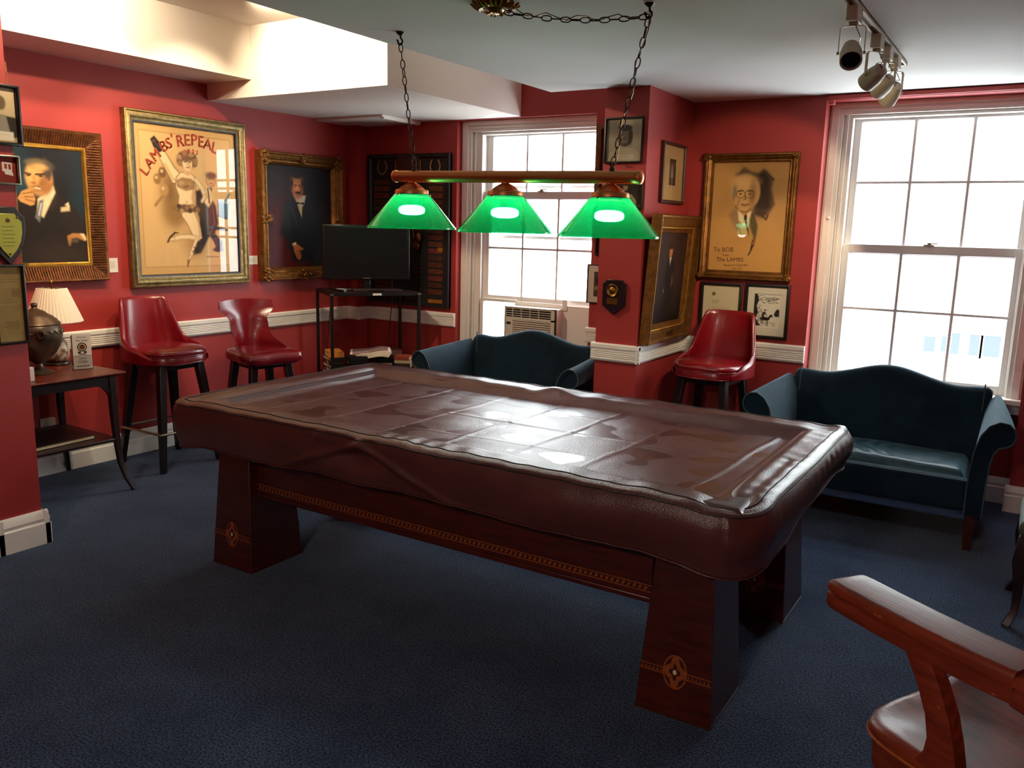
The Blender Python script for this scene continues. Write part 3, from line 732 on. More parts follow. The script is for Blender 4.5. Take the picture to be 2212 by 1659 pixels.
# ------------------------------------------------------------------ bar stools
def se(phi, a, b, p=.8):
    c, s = math.cos(phi), math.sin(phi)
    return a * math.copysign(abs(c) ** p, c), b * math.copysign(abs(s) ** p, s)
def stool_base(t, sw, z0, foot, front=True):
    """four splayed square legs, seat frame and a bent steel foot ring; local +x = front"""
    fr = MB(); fr.box((-sw * .72, -sw * .72, z0 - .05), (sw * .72, sw * .72, z0)); fr.build('seat_frame', EBONY, t, bevel=.004)
    pts = []
    for sx, sy in ((1, 1), (1, -1), (-1, -1), (-1, 1)):
        a = Vector((sx * sw * .66, sy * sw * .66, z0 - .005)); b = Vector((sx * foot, sy * foot, 0))
        MB().sweep([a, a.lerp(b, .5), b], [(-.5, -.5), (.5, -.5), (.5, .5), (-.5, .5)], 0, [.052, .046, .034], up=(1, 0, 0)).build('leg', EBONY, t, bevel=.003)
        q = a.lerp(b, .64); pts.append(Vector((q.x + sx * .024, q.y + sy * .024, q.z)))
    ring = []
    for i in range(4):
        p, q, r = pts[i - 1], pts[i], pts[(i + 1) % 4]
        for k in (.12, .06, .02): ring.append(q.lerp(p, k))
        for k in (.02, .06, .12): ring.append(q.lerp(r, k))
    MB().tube(ring, .0085, 10, loop=True).build('foot_ring', STEEL, t)
def make_stool(name, label, loc, rz, group):
    t = thing(name, label, 'bar stool', loc, rz, group)
    stool_base(t, .22, .715, .225)
    A, Bb = .235, .225
    st = MB(); rings = []
    for k, z in ((.94, .705), (1.0, .712), (1.0, .755), (.985, .762), (1.0, .768), (1.01, .780), (.99, .795), (.93, .806), (.75, .815), (.4, .820), (.02, .821)):
        rings.append([(se(2 * PI * j / 48, A * k, Bb * k, .72)[0] + .01, se(2 * PI * j / 48, A * k, Bb * k, .72)[1], z) for j in range(48)])
    so = st.loft(rings).build('seat', REDLEA, t, angle=60)
    for z in (.716, .7625):
        MB().tube([(se(2 * PI * j / 48, A * 1.004, Bb * 1.004, .72)[0] + .01, se(2 * PI * j / 48, A, Bb * 1.004, .72)[1], z) for j in range(48)], .0035, 6, loop=True).build('piping', REDLEA, so)
    # curved shell back, high behind and sweeping down to the front of the seat
    def topz(ph):
        a = abs(ph)
        return .752 + .245 * (1 - sst(math.radians(44), math.radians(74), a)) + .131 * (1 - sst(math.radians(56), math.radians(122), a))
    n = 56; rings = []
    for i in range(n + 1):
        ph = math.radians(-122 + 244 * i / n); tz = topz(ph); a = PI + ph
        ring = []
        def pt(k, z):
            lean = .040 * max(0, z - .78) / .34
            x, y = se(a, A + k, Bb + k, .66)
            back = max(0, -math.cos(a)) 
            return (x + .01 - lean * (.25 + .75 * abs(math.cos(ph)) * (1 if abs(ph) < PI / 2 else 0)), y * (1 - .15 * max(0, z - .8) / .33), z)
        th = .25 + .75 * (1 - sst(math.radians(85), math.radians(122), abs(ph)))
        zl = min(.80, .5 * (.72 + tz))
        for k, z in ((.004, .716), (.004, zl), (.002, (tz + zl) / 2), (.004, tz - .03 * th), (.008, tz - .010 * th), (.017, tz), (.027, tz - .007 * th), (.032, tz - .03 * th), (.032, (tz + zl) / 2), (.030, zl), (.028, .716)):
            ring.append(pt(.004 + (k - .004) * th, max(z, .716)))
        rings.append(ring)
    bo_ = MB().loft(rings).build('backrest', REDLEA, t, angle=60)
    return t
stA = make_stool('bar_stool', 'red leather bar stool with a rounded tub back beside the small side table', (.360, -2.325, 0), 0.0, 'red leather bar stools')
stC = copy_tree(stA); stC.location = (3.545, -.41, 0); stC.rotation_euler.z = -PI / 2 - .10
stC['label'] = 'red leather bar stool under the large framed drawing, beside the gilt framed portrait'
def make_wing_stool(name, label, loc, rz, group):
    t = thing(name, label, 'bar stool', loc, rz, group)
    stool_base(t, .20, .665, .205)
    rings = []
    for k, z in ((.92, .662), (1.0, .672), (1.02, .700), (1.0, .725), (.95, .738), (.8, .744), (.4, .742), (.02, .741)):
        ring = []
        for j in range(56):
            x, y = se(2 * PI * j / 56, .215 * k, .215 * k, .55)
            flare = .045 * sst(.05, .2, x) * abs(y) / .2
            ring.append((x + flare, y * (1 + .18 * sst(.0, .22, x)), z - .018 * sst(.12, .22, x) * (k > .9) * (1 if abs(y) < .15 else .4)))
        rings.append(ring)
    MB().loft(rings).build('seat', REDLEA, t, angle=60)
    hw = lambda v: .205 * (1 - sst(0, .38, v)) + .150 * sst(0, .38, v) * (1 - sst(.60, .92, v)) + .212 * sst(.62, .90, v)
    def P(u, v, off):
        s = 2 * u - 1; z = .69 + .385 * v + .012 * math.cos(s * PI / 2) * v; y = s * hw(v)
        curve = (.17 - .08 * v) * abs(s) ** 2.0 * (1 - .35 * sst(.2, .5, v)) + (.30 * (1 - sst(0, .35, v))) * abs(s) ** 3 * .55
        return (-.205 - .045 * v + curve - off, y * (1 + off * .6), z)
    n, mm = 26, 22; b = MB()
    rings = []
    for j in range(mm + 1):
        v = j / mm; edge = .022 * math.sqrt(max(0, 1 - (2 * max(v, .5) - 1) ** 6))
        ring = [P(i / n, v, 0) for i in range(n + 1)] + [P(i / n, v, edge * (1 - .6 * abs(2 * i / n - 1) ** 6) + .006) for i in range(n, -1, -1)]
        rings.append(ring)
    b.loft(rings).build('backrest', REDLEA, t, angle=60)
    return t
make_wing_stool('bar_stool', 'red leather bar stool with flared wing back and pinched waist', (.57, -1.685, 0), -.22, 'red leather bar stools')

# ------------------------------------------------------------------ side table and what stands on it
sx0, sx1, sy0, sy1, sz = .03, .722, -3.55, -2.862, .745
st_ = thing('side_table', 'small dark side table with curved legs, lower shelf and red-brown top', 'side table', ((sx0 + sx1) / 2, (sy0 + sy1) / 2, 0))
hx, hy = (sx1 - sx0) / 2, (sy1 - sy0) / 2
MB().loft([[(sa * (hx - k), sb * (hy - k), z) for sa, sb in ((-1, -1), (1, -1), (1, 1), (-1, 1))] for k, z in ((.022, .722), (.006, .732), (0, .738), (.003, .745))]).build('table_top', TABW, st_, bevel=.001)
for s in (-1, 1):
    for ax in (0, 1):
        # apron with an arched lower edge
        Lh = (hx if ax == 0 else hy) - .055; P0 = []
        for k in range(25):
            q = -1 + 2 * k / 24; P0.append((q * Lh, .722 - .055 - .14 * max(0, (abs(q) - .62) / .38) ** 2.2))
        poly = P0 + [(Lh, .722), (-Lh, .722)]
        m = MB()
        if ax == 0: m.prism(poly, s * (hy - .06) - .009, s * (hy - .06) + .009, 'y')
        else: m.prism(poly, s * (hx - .06) - .009, s * (hx - .06) + .009, 'x')
        m.build('apron', DARKW, st_)
    for s2_ in (-1, 1):
        P0 = [(hx - .062, hy - .062, .722), (hx - .060, hy - .060, .50), (hx - .055, hy - .055, .33), (hx - .045, hy - .045, .18), (hx - .025, hy - .025, .08), (hx + .012, hy + .0, .0)]
        MB().sweep([(s * a, s2_ * b2, z) for a, b2, z in P0], [(-.5, -.5), (.5, -.5), (.5, .5), (-.5, .5)], 0, [.042, .038, .034, .030, .026, .024], up=(1, 0, 0)).build('leg', DARKW, st_, bevel=.003)
MB().box((-hx + .04, -hy + .04, .315), (hx - .04, hy - .04, .335)).build('shelf', DARKW, st_, bevel=.004)

ur = thing('urn', 'bronze lidded urn with ring handles on the small side table', 'urn', (.42, -3.22, .745))
MB().lathe([(0, 0), (.082, 0), (.084, .008), (.070, .016), (.035, .030), (.022, .050), (.022, .062), (.034, .070), (.060, .085), (.100, .125), (.128, .18), (.138, .225), (.139, .255), (.132, .285), (.126, .292), (.0, .292)], n=40).build('vessel', PEWTER, ur)
MB().lathe([(0, .290), (.128, .290), (.133, .296), (.128, .306), (.118, .312), (.114, .322), (.098, .332), (.094, .340), (.070, .352), (.045, .372), (.022, .380), (.014, .392), (.020, .402), (.016, .414), (0, .418)], n=40).build('lid', PEWTER, ur)
m = MB()
for k in range(24):
    a = 2 * PI * k / 24; a2 = 2 * PI * (k + 1) / 24
    m.tube([(.140 * math.cos(a + (a2 - a) * q), .140 * math.sin(a + (a2 - a) * q), .262 - .018 * math.sin(q * PI)) for q in (0, .25, .5, .75, 1)], .004, 5)
m.build('swag_band', PEWTER, ur)
for a in (-.35, PI - .35):
    c, s = math.cos(a), math.sin(a)
    MB().tube([(c * (.146 + .004 * math.sin(q)) - s * .016 * math.cos(q), s * (.146 + .004 * math.sin(q)) + c * .016 * math.cos(q), .246 + .024 * math.sin(q)) for q in np.linspace(0, 2 * PI, 17)[:-1]], .005, 8, loop=True).ellipsoid((c * .142, s * .142, .262), (.012, .012, .012), 10, 6).build('ring_handle', PEWTER, ur)

la = thing('table_lamp', 'porcelain table lamp with a pleated cream shade behind the bronze urn', 'lamp', (.19, -2.98, .745))
MB().lathe([(0, 0), (.070, 0), (.074, .008), (.070, .018), (.058, .022), (0, .022)], n=32).build('base', DARKW, la)
pj_ = mat('patterned_porcelain', 'cbb9a0', .3, c2='4a2c26', vscale=28, detail=1)
MB().lathe([(.05, .020), (.066, .032), (.075, .065), (.074, .10), (.062, .14), (.040, .17), (.022, .185), (.020, .20), (0, .20)], n=36).build('body', pj_, la)
MB().cyl((0, 0, .20), (0, 0, .50), .006, n=10).build('stem', BRASS, la)
rg = []
for r, z in ((.160, .268), (.163, .272), (.083, .476), (.080, .478)):
    rg.append([((r + (.0028 if j % 2 else 0)) * math.cos(2 * PI * j / 88), (r + (.0028 if j % 2 else 0)) * math.sin(2 * PI * j / 88), z) for j in range(88)])
MB().loft(rg, True, False).build('lamp_shade', SHADEC, la, angle=20)
MB().lathe([(.004, .48), (.006, .495), (.003, .50), (.009, .512), (.006, .524), (.0, .530)], n=14).tube([(-.08, 0, .474), (0, 0, .484), (.08, 0, .474)], .0025, 6).build('finial', BRASS, la)

bh = thing('leaflet_holder', 'clear acrylic holder full of white club leaflets on the small side table', 'leaflet holder', (.455, -2.975, .745), -.36)
m = MB(); m.box((-.030, -.056, 0), (.030, .056, .003)); m.box((.026, -.056, 0), (.029, .056, .085)); m.box((-.030, -.056, 0), (.030, -.0535, .06)); m.box((-.030, .0535, 0), (.030, .056, .06)); m.box((-.030, -.056, 0), (-.027, .056, .15))
m.build('holder', ACRYL, bh)
m = MB()
for k in range(6): m.box((.018 - .008 * k, -.0515, .004), (.0242 - .008 * k, .0515, .218 - .003 * k))
lf = m.build('leaflets', PAPER, bh)
m = MB(); Mf = Matrix.Translation((.0247, 0, 0)) @ wallM((0, 0, 0), (0, 1, 0), (1, 0, 0))
def put(txt, size, x, y, M, mm, mi=0, sx=1):
    v, f = text_geo(txt, size); mm.add([tuple(M @ Vector((x + p[0] * sx, y + p[1], .0004))) for p in v], f, mi)
put('Welcome to', .011, 0, .198, Mf, m); put('The Lambs', .015, 0, .178, Mf, m)
for r0, mi, off in ((.027, 0, .0002), (.021, 1, .0004), (.016, 2, .0006)):
    m.add([tuple(Mf @ Vector((0, .138, off)))] + [tuple(Mf @ Vector((r0 * math.cos(q), .138 + r0 * math.sin(q), off))) for q in np.linspace(0, 2 * PI, 25)[:-1]], [(0, 1 + i, 1 + (i + 1) % 24) for i in range(24)], mi)
for q in ((-.024, .100, -.008, .112), (.024, .100, .008, .112), (-.02, .092, .02, .097)):
    a, b2, c, d = q; m.add([tuple(Mf @ Vector(p)) for p in ((a, b2, .0005), (c, b2, .0005), (c, d, .0005), (a, d, .0005))], [(0, 1, 2, 3)], 0)
for k, (yy, ww) in enumerate(((.084, .094), (.070, .045), (.064, .04), (.052, .06), (.046, .055), (.040, .05))):
    m.add([tuple(Mf @ Vector(p)) for p in ((-ww / 2, yy, .0004), (ww / 2, yy, .0004), (ww / 2, yy + .0016, .0004), (-ww / 2, yy + .0016, .0004))], [(0, 1, 2, 3)], 0)
for k in range(6):
    x = -.03 + .012 * k; m.add([tuple(Mf @ Vector(p)) for p in ((x - .004, .018, .0004), (x + .004, .018, .0004), (x + .004, .025, .0004), (x - .004, .025, .0004))], [(0, 1, 2, 3)], 0)
m.build('lettering', [INK, PAPERC, BROWNINK], lf)

bk_ = thing('folio_book', 'dark flat folio with yellowed page edges on the shelf of the small side table', 'book', (.45, -3.22, .335), .06)
MB().box((-.16, -.20, 0), (.16, .20, .004)).box((-.16, -.20, .022), (.16, .20, .026)).box((-.16, -.20, 0), (-.155, .20, .026)).build('cover', BLACKM, bk_, bevel=.001)
MB().box((-.154, -.195, .004), (.156, .195, .022)).build('pages', PAPERC, bk_)
cc = thing('white_carton', 'white carton edge peeping past the pier on the small side table', 'carton', (.60, -3.415, .745), .0)
MB().box((-.04, -.05, 0), (.04, .05, .08)).build('carton', PAPER, cc, bevel=.005); MB().box((-.041, -.02, .079), (.041, .02, .0805)).build('tape_flap', SHADEC, cc)
po = thing('power_outlet', 'old cream power outlet on the red wall behind the small side table', 'outlet', M=wallM((0, -2.968, .318), (0, 1, 0), (1, 0, 0)))
m = MB(); m.prism([(-.05, -.055), (.04, -.055), (.05, -.045), (.05, .045), (.04, .055), (-.05, .055)], 0, .012); m.build('plate', SHADEC, po, bevel=.004)
MB().lathe([(.026, .012), (.026, .017), (.022, .019), (0, .019)], (-.015, 0, 0), 24).build('socket', PAPER, po)
MB().lathe([(.013, .019), (.013, .028), (.010, .030), (0, .030)], (-.018, -.008, 0), 16).build('plug', PLASTICD, po)

# ------------------------------------------------------------------ pictures
def canvas(name, wd, ht, ops, parent, z, material, n=150, x=0, y=0, bgc='000000'):
    ny = max(8, int(n)); nx = max(8, int(n * wd / ht)); asp = wd / ht
    X, Y = np.meshgrid(np.linspace(0, 1, nx + 1), np.linspace(0, 1, ny + 1))
    Xa = X * asp
    C = np.zeros((ny + 1, nx + 1, 3)); C[:] = s2l(bgc)
    def blend(mask, c, al=1.0):
        C[:] = C * (1 - mask[..., None] * al) + np.array(s2l(c)) * mask[..., None] * al
    def sm(d, f): t = np.clip(.5 - d / (2 * f), 0, 1); return t * t * (3 - 2 * t)
    for op in ops:
        k = op[0]
        if k == 'e':
            _, cx, cy2, rx, ry, c = op[:6]; f = op[6] if len(op) > 6 else .006; rot = op[7] if len(op) > 7 else 0; al = op[8] if len(op) > 8 else 1
            dx, dy = Xa - cx * asp, Y - cy2; ca, sa = math.cos(rot), math.sin(rot)
            a, b2 = (dx * ca + dy * sa) / rx, (-dx * sa + dy * ca) / ry
            r = np.sqrt(a * a + b2 * b2); blend(sm((r - 1) * min(rx, ry), f), c, al)
        elif k == 'p':
            _, P, c = op[:3]; f = op[3] if len(op) > 3 else .005; al = op[4] if len(op) > 4 else 1
            P = [(p[0] * asp, p[1]) for p in P]; d = np.full(X.shape, 1e9); ins = np.zeros(X.shape, bool)
            for (x0, y0), (x1, y1) in zip(P, P[1:] + P[:1]):
                ex, ey = x1 - x0, y1 - y0; q = np.clip(((Xa - x0) * ex + (Y - y0) * ey) / (ex * ex + ey * ey + 1e-12), 0, 1)
                d = np.minimum(d, np.hypot(Xa - x0 - q * ex, Y - y0 - q * ey))
                cr = (y0 > Y) != (y1 > Y); ins ^= cr & (Xa < (x1 - x0) * (Y - y0) / (y1 - y0 + 1e-12) + x0)
            blend(sm(np.where(ins, -d, d), f), c, al)
        elif k == 'l':
            _, P, wid, c = op[:4]; al = op[4] if len(op) > 4 else 1; P = [(p[0] * asp, p[1]) for p in P]; d = np.full(X.shape, 1e9)
            for (x0, y0), (x1, y1) in zip(P, P[1:]):
                ex, ey = x1 - x0, y1 - y0; q = np.clip(((Xa - x0) * ex + (Y - y0) * ey) / (ex * ex + ey * ey + 1e-12), 0, 1)
                d = np.minimum(d, np.hypot(Xa - x0 - q * ex, Y - y0 - q * ey))
            blend(sm(d - wid, max(.003, wid * .7)), c, al)
        elif k == 'g':
            t = Y if len(op) < 4 else X
            C[:] = np.array(s2l(op[1])) * (1 - t[..., None]) + np.array(s2l(op[2])) * t[..., None]
        elif k == 'n':
            s, am = op[1:3]; q = np.zeros(X.shape)
            for o in range(4):
                a = rng.uniform(0, 2 * PI); fr = s * (1.8 ** o); q += np.sin((Xa * math.cos(a) + Y * math.sin(a)) * fr + 2 * np.sin(Y * fr * .7 + o) + rng.uniform(0, 6)) / (1.4 ** o)
            C[:] = np.clip(C * (1 + am * q[..., None] * .5), 0, 1)
    vs = np.stack([(X - .5) * wd + x, (Y - .5) * ht + y, np.full(X.shape, z)], -1).reshape(-1, 3)
    fs = [(j * (nx + 1) + i, j * (nx + 1) + i + 1, (j + 1) * (nx + 1) + i + 1, (j + 1) * (nx + 1) + i) for j in range(ny) for i in range(nx)]
    o = MB().add([tuple(v) for v in vs], fs).build(name, material, parent)
    at = o.data.color_attributes.new('paint', 'FLOAT_COLOR', 'POINT')
    at.data.foreach_set('color', np.concatenate([C.reshape(-1, 3), np.ones(((nx + 1) * (ny + 1), 1))], 1).astype(np.float32).ravel())
    return o
def glass_sheet(wd, ht, z, parent): return MB().box((-wd / 2, -ht / 2, z), (wd / 2, ht / 2, z + .002)).build('glass', GLASSF, parent)
LW = lambda y0, y1, z0, z1, x=0.0: (wallM((x + .001, (y0 + y1) / 2, (z0 + z1) / 2), (0, 1, 0), (1, 0, 0)), y1 - y0, z1 - z0)      # on walls that face +x
BW = lambda x0, x1, z0, z1, y=0.0: (wallM((( x0 + x1) / 2, y - .001, (z0 + z1) / 2), (1, 0, 0), (0, -1, 0)), x1 - x0, z1 - z0)   # on walls that face -y

# portrait in the ribbed frame
M, wd, ht = LW(-3.215, -2.500, 1.245, 2.192)
p1 = thing('framed_painting', 'oil portrait of a grey-haired man with hand at his chin, in a ribbed bronze frame', 'painting', M=M)
fr = MB().frame(wd, ht, [(0, 0), (0, .050), (.006, .056), (.014, .052), (.024, .046), (.045, .036), (.075, .024), (.098, .018), (.098, 0)])
f1 = fr.build('picture_frame', GILTD, p1)
m = MB()
def ribs(m, wd, ht, i0, z0, i1, z1, pitch, r):
    for s in (-1, 1):
        n = int((wd - 2 * i0) / pitch)
        for k in range(n):
            x = -(wd / 2 - i0) + pitch * (k + .5); lim = lambda i: max(-(wd / 2 - i), min(wd / 2 - i, x))
            m.tube([(lim(i0), s * (ht / 2 - i0), z0), (lim((i0 + i1) / 2), s * (ht / 2 - (i0 + i1) / 2), (z0 + z1) / 2), (lim(i1), s * (ht / 2 - i1), z1)], r, 6)
        n = int((ht - 2 * i0) / pitch)
        for k in range(n):
            y = -(ht / 2 - i0) + pitch * (k + .5); lim = lambda i: max(-(ht / 2 - i), min(ht / 2 - i, y))
            m.tube([(s * (wd / 2 - i0), lim(i0), z0), (s * (wd / 2 - (i0 + i1) / 2), lim((i0 + i1) / 2), (z0 + z1) / 2), (s * (wd / 2 - i1), lim(i1), z1)], r, 6)
ribs(m, wd, ht, .016, .050, .095, .019, .0165, .0058); m.build('rib_moulding', GILTD, f1)
MB().frame(wd - .196, ht - .196, [(0, 0), (0, .022), (.010, .024), (.022, .018), (.026, .012), (.026, 0)]).build('inner_frame', GOLDB, p1)
cw, ch = wd - .24, ht - .24
ops = [('g', '120f0f', '161c26'), ('e', .85, .55, .35, .4, '182830', .2), ('e', .12, .62, .2, .3, '1c3840', .15), ('e', .60, .80, .18, .2, '1a1a20', .12), ('e', .55, .62, .16, .1, '17130f', .08),
       ('p', [(0, .50), (.10, .60), (.30, .56), (.62, .62), (.82, .52), (.98, .38), (1, 0), (0, 0)], '1d1612', .03), ('p', [(.60, .60), (.80, .52), (.95, .38), (.92, .22), (.70, .30), (.62, .45)], '231a15', .05),
       ('p', [(.46, .60), (.64, .66), (.60, .50), (.50, .46)], '2b211a', .03),
       ('p', [(.36, .56), (.58, .68), (.60, .62), (.50, .50), (.42, .40), (.34, .44)], 'd8c398', .012), ('p', [(.38, .55), (.44, .56), (.40, .44), (.36, .36), (.31, .40)], '6a6a66', .012), ('l', [(.40, .52), (.36, .42)], .006, 'b8c0c4'),
       ('e', .40, .735, .118, .150, 'b98a50', .02), ('e', .36, .76, .085, .11, 'd3a462', .03), ('e', .47, .68, .06, .07, '8f6034', .03), ('e', .485, .75, .03, .10, '96663a', .03), ('l', [(.315, .76), (.325, .71)], .006, 'e2b878'), ('e', .30, .70, .03, .012, 'c08a50', .008), ('e', .36, .67, .05, .01, '9c6a3c', .008), ('e', .53, .735, .022, .034, 'b07a48', .008), ('e', .53, .735, .010, .02, '7a4a28', .008),
       ('e', .43, .855, .115, .050, '4f4639', .018, -.15), ('e', .36, .87, .08, .028, '6e6048', .015), ('e', .52, .80, .035, .07, '463d33', .015), ('e', .40, .83, .07, .03, 'cfa062', .02),
       ('l', [(.22, .775), (.29, .768)], .008, '3a2416'), ('l', [(.36, .770), (.47, .775)], .009, '3a2416'), ('e', .26, .757, .018, .007, '241710', .005), ('e', .42, .757, .020, .008, '241710', .005), ('p', [(.31, .76), (.345, .76), (.36, .70), (.31, .69)], 'c08a4c', .008), ('e', .325, .695, .024, .010, '9a6034', .006),
       ('l', [(.29, .655), (.40, .658)], .006, '6a3420'), ('e', .36, .63, .04, .012, 'a87444', .01),
       ('p', [(.10, .56), (.16, .62), (.30, .66), (.36, .655), (.37, .645), (.28, .63), (.31, .60), (.33, .56), (.31, .51), (.26, .50), (.14, .53)], 'c08c50', .008), ('l', [(.17, .60), (.29, .615)], .004, '7a4c28'), ('l', [(.19, .575), (.31, .575)], .004, '7a4c28'), ('l', [(.20, .55), (.31, .535)], .004, '7a4c28'), ('l', [(.34, .655), (.40, .65)], .005, 'e0d8c0'),
       ('p', [(.66, .49), (.78, .51), (.78, .465), (.66, .455)], 'cbb488', .012), ('p', [(.72, .52), (.77, .54), (.78, .49)], 'd8c498', .008),
       ('p', [(.72, .24), (.80, .265), (.92, .26), (.98, .21), (.95, .195), (.86, .225), (.78, .215), (.76, .15), (.735, .15), (.725, .20)], 'a9733e', .008), ('p', [(.90, .262), (.96, .26), (1, .21), (.97, .195)], 'd6c193', .008), ('p', [(.78, .21), (.88, .215), (.87, .18), (.78, .18)], '554a3a', .006), ('e', .62, .06, .25, .12, '2c2018', .1), ('n', 40, .10)]
canvas('canvas', cw, ch, ops, p1, .012, OIL, 170)
MB().box((-.30, -ht / 2 + .102, .018), (-.16, -ht / 2 + .122, .0255)).build('name_plate', BRASS, p1)

# club show poster behind glass
M, wd, ht = LW(-2.325, -1.307, 1.180, 2.385)
p2 = thing('framed_poster', 'tall sepia club poster with curved red lettering and a dancing figure, behind glass', 'poster', M=M)
MB().frame(wd, ht, [(0, 0), (0, .040), (.004, .046), (.012, .048), (.018, .043), (.024, .047), (.040, .048), (.052, .040), (.060, .030), (.072, .026), (.072, 0)]).build('picture_frame', mat('silvered_gilt', '8f7c52', .32, metal=.9, bump=.35, bscale=140, var=.3, vscale=30), p2)
MB().frame(wd - .142, ht - .142, [(0, 0), (0, .028), (.010, .026), (.016, .010), (.016, 0)]).build('inner_frame', BLACKF, p2)
cw, ch = wd - .172, ht - .172
S = 'cfa468'; D1 = '7d5a3a'; D2 = '2f2723'; SK = 'ecd0a0'; OL = '7a5434'
def limb(P, wd_, c=SK, ol=OL): return [('l', P, wd_ + .0035, ol, .8), ('l', P, wd_, c)]
ops = [('e', .5, .5, .6, .6, 'd6ac70', .4), ('n', 6, .03),
       ('p', [(.045, .05), (.955, .05), (.955, .955), (.045, .955)], 'dcb47a', .004), ('l', [(.045, .05), (.955, .05), (.955, .955), (.045, .955), (.045, .05)], .0012, '4a3420'),
       ('e', .34, .52, .10, .19, 'a98656', .08), ('e', .32, .55, .052, .14, D1, .05, .1, .85), ('e', .37, .42, .09, .08, '96703f', .06), ('e', .55, .22, .10, .10, 'b48c58', .08),
       ('e', .20, .645, .030, .036, '94703f', .008), ('e', .25, .690, .030, .036, '7d5a36', .008), ('e', .26, .575, .034, .042, 'b48a58', .010), ('l', [(.24, .53), (.17, .47)], .010, 'a07748'), ('e', .245, .70, .010, .010, 'e2c08c', .008), ('e', .19, .655, .010, .010, 'e2c08c', .008), ('e', .25, .585, .012, .012, 'dcb884', .008),
       ('p', [(.57, .58), (.64, .60), (.72, .55), (.78, .48), (.80, .36), (.76, .28), (.84, .20), (.80, .17), (.70, .26), (.60, .14), (.52, .13), (.55, .24), (.60, .38), (.57, .46)], D2, .012), ('e', .66, .46, .06, .09, '4a3a2e', .04), ('l', [(.74, .52), (.76, .36), (.70, .27)], .006, '55473a'), ('p', [(.74, .34), (.90, .315), (.90, .30), (.74, .31)], '20242c', .006), ('p', [(.76, .28), (.84, .22), (.82, .16), (.76, .17), (.74, .24)], '2c3440', .008), ('e', .79, .165, .05, .018, '262c36', .006),
       ('p', [(.80, .52), (.93, .51), (.91, .40), (.86, .385), (.80, .41)], '45626e', .006), ('e', .865, .512, .055, .012, '9ab0b0', .005), ('l', [(.89, .52), (.93, .57)], .008, '5e7682'), ('l', [(.80, .41), (.90, .39)], .006, '26343c'), ('l', [(.83, .50), (.83, .42)], .006, '6d8890'),
       ('e', .735, .66, .042, .048, OL, .006), ('e', .735, .66, .038, .044, 'd0a26c', .010), ('e', .74, .695, .048, .024, '6a4e34', .010), ('l', [(.715, .668), (.73, .67)], .003, '3a281c'), ('l', [(.75, .67), (.765, .668)], .003, '3a281c'), ('l', [(.725, .64), (.75, .638)], .003, '8c4030'), ('p', [(.66, .58), (.72, .61), (.76, .53), (.70, .47), (.66, .50)], 'e6c690', .010), ('l', [(.70, .60), (.71, .50)], .006, '4a3426'), ('l', [(.735, .59), (.74, .60), (.72, .605)], .006, '3a2c22')]
ops += [('p', [(.175, .86), (.225, .90), (.30, .82), (.37, .735), (.43, .69), (.40, .62), (.34, .62), (.26, .74)], OL, .006), ('p', [(.180, .86), (.222, .893), (.295, .815), (.365, .728), (.425, .685), (.40, .625), (.345, .628), (.265, .745)], SK, .006), ('l', [(.28, .75), (.35, .65), (.39, .64)], .008, 'd2aa74'),
       ('p', [(.15, .905), (.19, .93), (.27, .86), (.265, .835), (.22, .815), (.175, .86)], '2c2422', .006), ('e', .185, .895, .014, .012, '5a4a40', .006), ('l', [(.20, .88), (.245, .845)], .004, '5a4a40'),
       ('p', [(.378, .665), (.43, .705), (.53, .70), (.592, .662), (.572, .58), (.550, .53), (.577, .45), (.380, .45), (.398, .54), (.368, .60)], OL, .006), ('p', [(.385, .66), (.43, .70), (.53, .695), (.585, .66), (.565, .58), (.545, .53), (.57, .455), (.387, .455), (.405, .54), (.375, .60)], SK, .006), ('l', [(.555, .60), (.535, .53), (.555, .47)], .010, 'cfa674'), ('e', .475, .50, .006, .006, 'b08656', .005),
       ('p', [(.38, .645), (.44, .668), (.53, .662), (.575, .635), (.56, .59), (.47, .575), (.385, .60)], '9c7850', .008), ('l', [(.40, .64), (.47, .60), (.56, .64)], .004, '6d4e32'), ('e', .43, .628, .026, .016, 'b8966a', .010), ('e', .52, .628, .026, .016, 'a88658', .010)]
ops += limb([(.58, .655), (.64, .60), (.665, .545)], .014) + limb([(.665, .545), (.635, .51)], .011)
ops += [('e', .500, .785, .072, .058, '8a6848', .012), ('e', .50, .765, .040, .050, SK, .006), ('e', .49, .80, .070, .026, '7a5a3c', .010), ('l', [(.47, .70), (.50, .69), (.53, .70)], .010, 'd6ae78'), ('e', .52, .75, .012, .024, 'd8b07c', .010)]
ops += [('e', .50 + .085 * math.cos(a), .785 + .052 * math.sin(a), .020, .018, ['9a7650', '6a4c32', 'b08c60', '7d5c3e'][int(a * 2.2) % 4], .006) for a in np.linspace(-.5, 3.65, 15)]
ops += [('l', [(.472, .772), (.49, .775)], .003, '2c1c14'), ('l', [(.512, .775), (.53, .773)], .003, '2c1c14'), ('l', [(.50, .765), (.497, .752)], .0025, '96683f'), ('l', [(.484, .738), (.50, .735), (.518, .741)], .0035, '9c3a2c')]
ops += [('p', [(.415, .44), (.535, .465), (.607, .33), (.622, .25), (.565, .217), (.523, .26), (.467, .35), (.415, .40)], OL, .006), ('p', [(.42, .44), (.53, .46), (.60, .33), (.615, .25), (.565, .225), (.53, .26), (.475, .35), (.425, .40)], SK, .006), ('l', [(.585, .36), (.600, .26)], .008, 'd2aa74')]
ops += limb([(.57, .245), (.49, .258), (.40, .256), (.33, .243)], .0135) + limb([(.33, .243), (.29, .238)], .008) + [('l', [(.345, .285), (.295, .255), (.27, .222)], .007, '4a2a20'), ('l', [(.34, .285), (.375, .285)], .004, '4a2a20')]
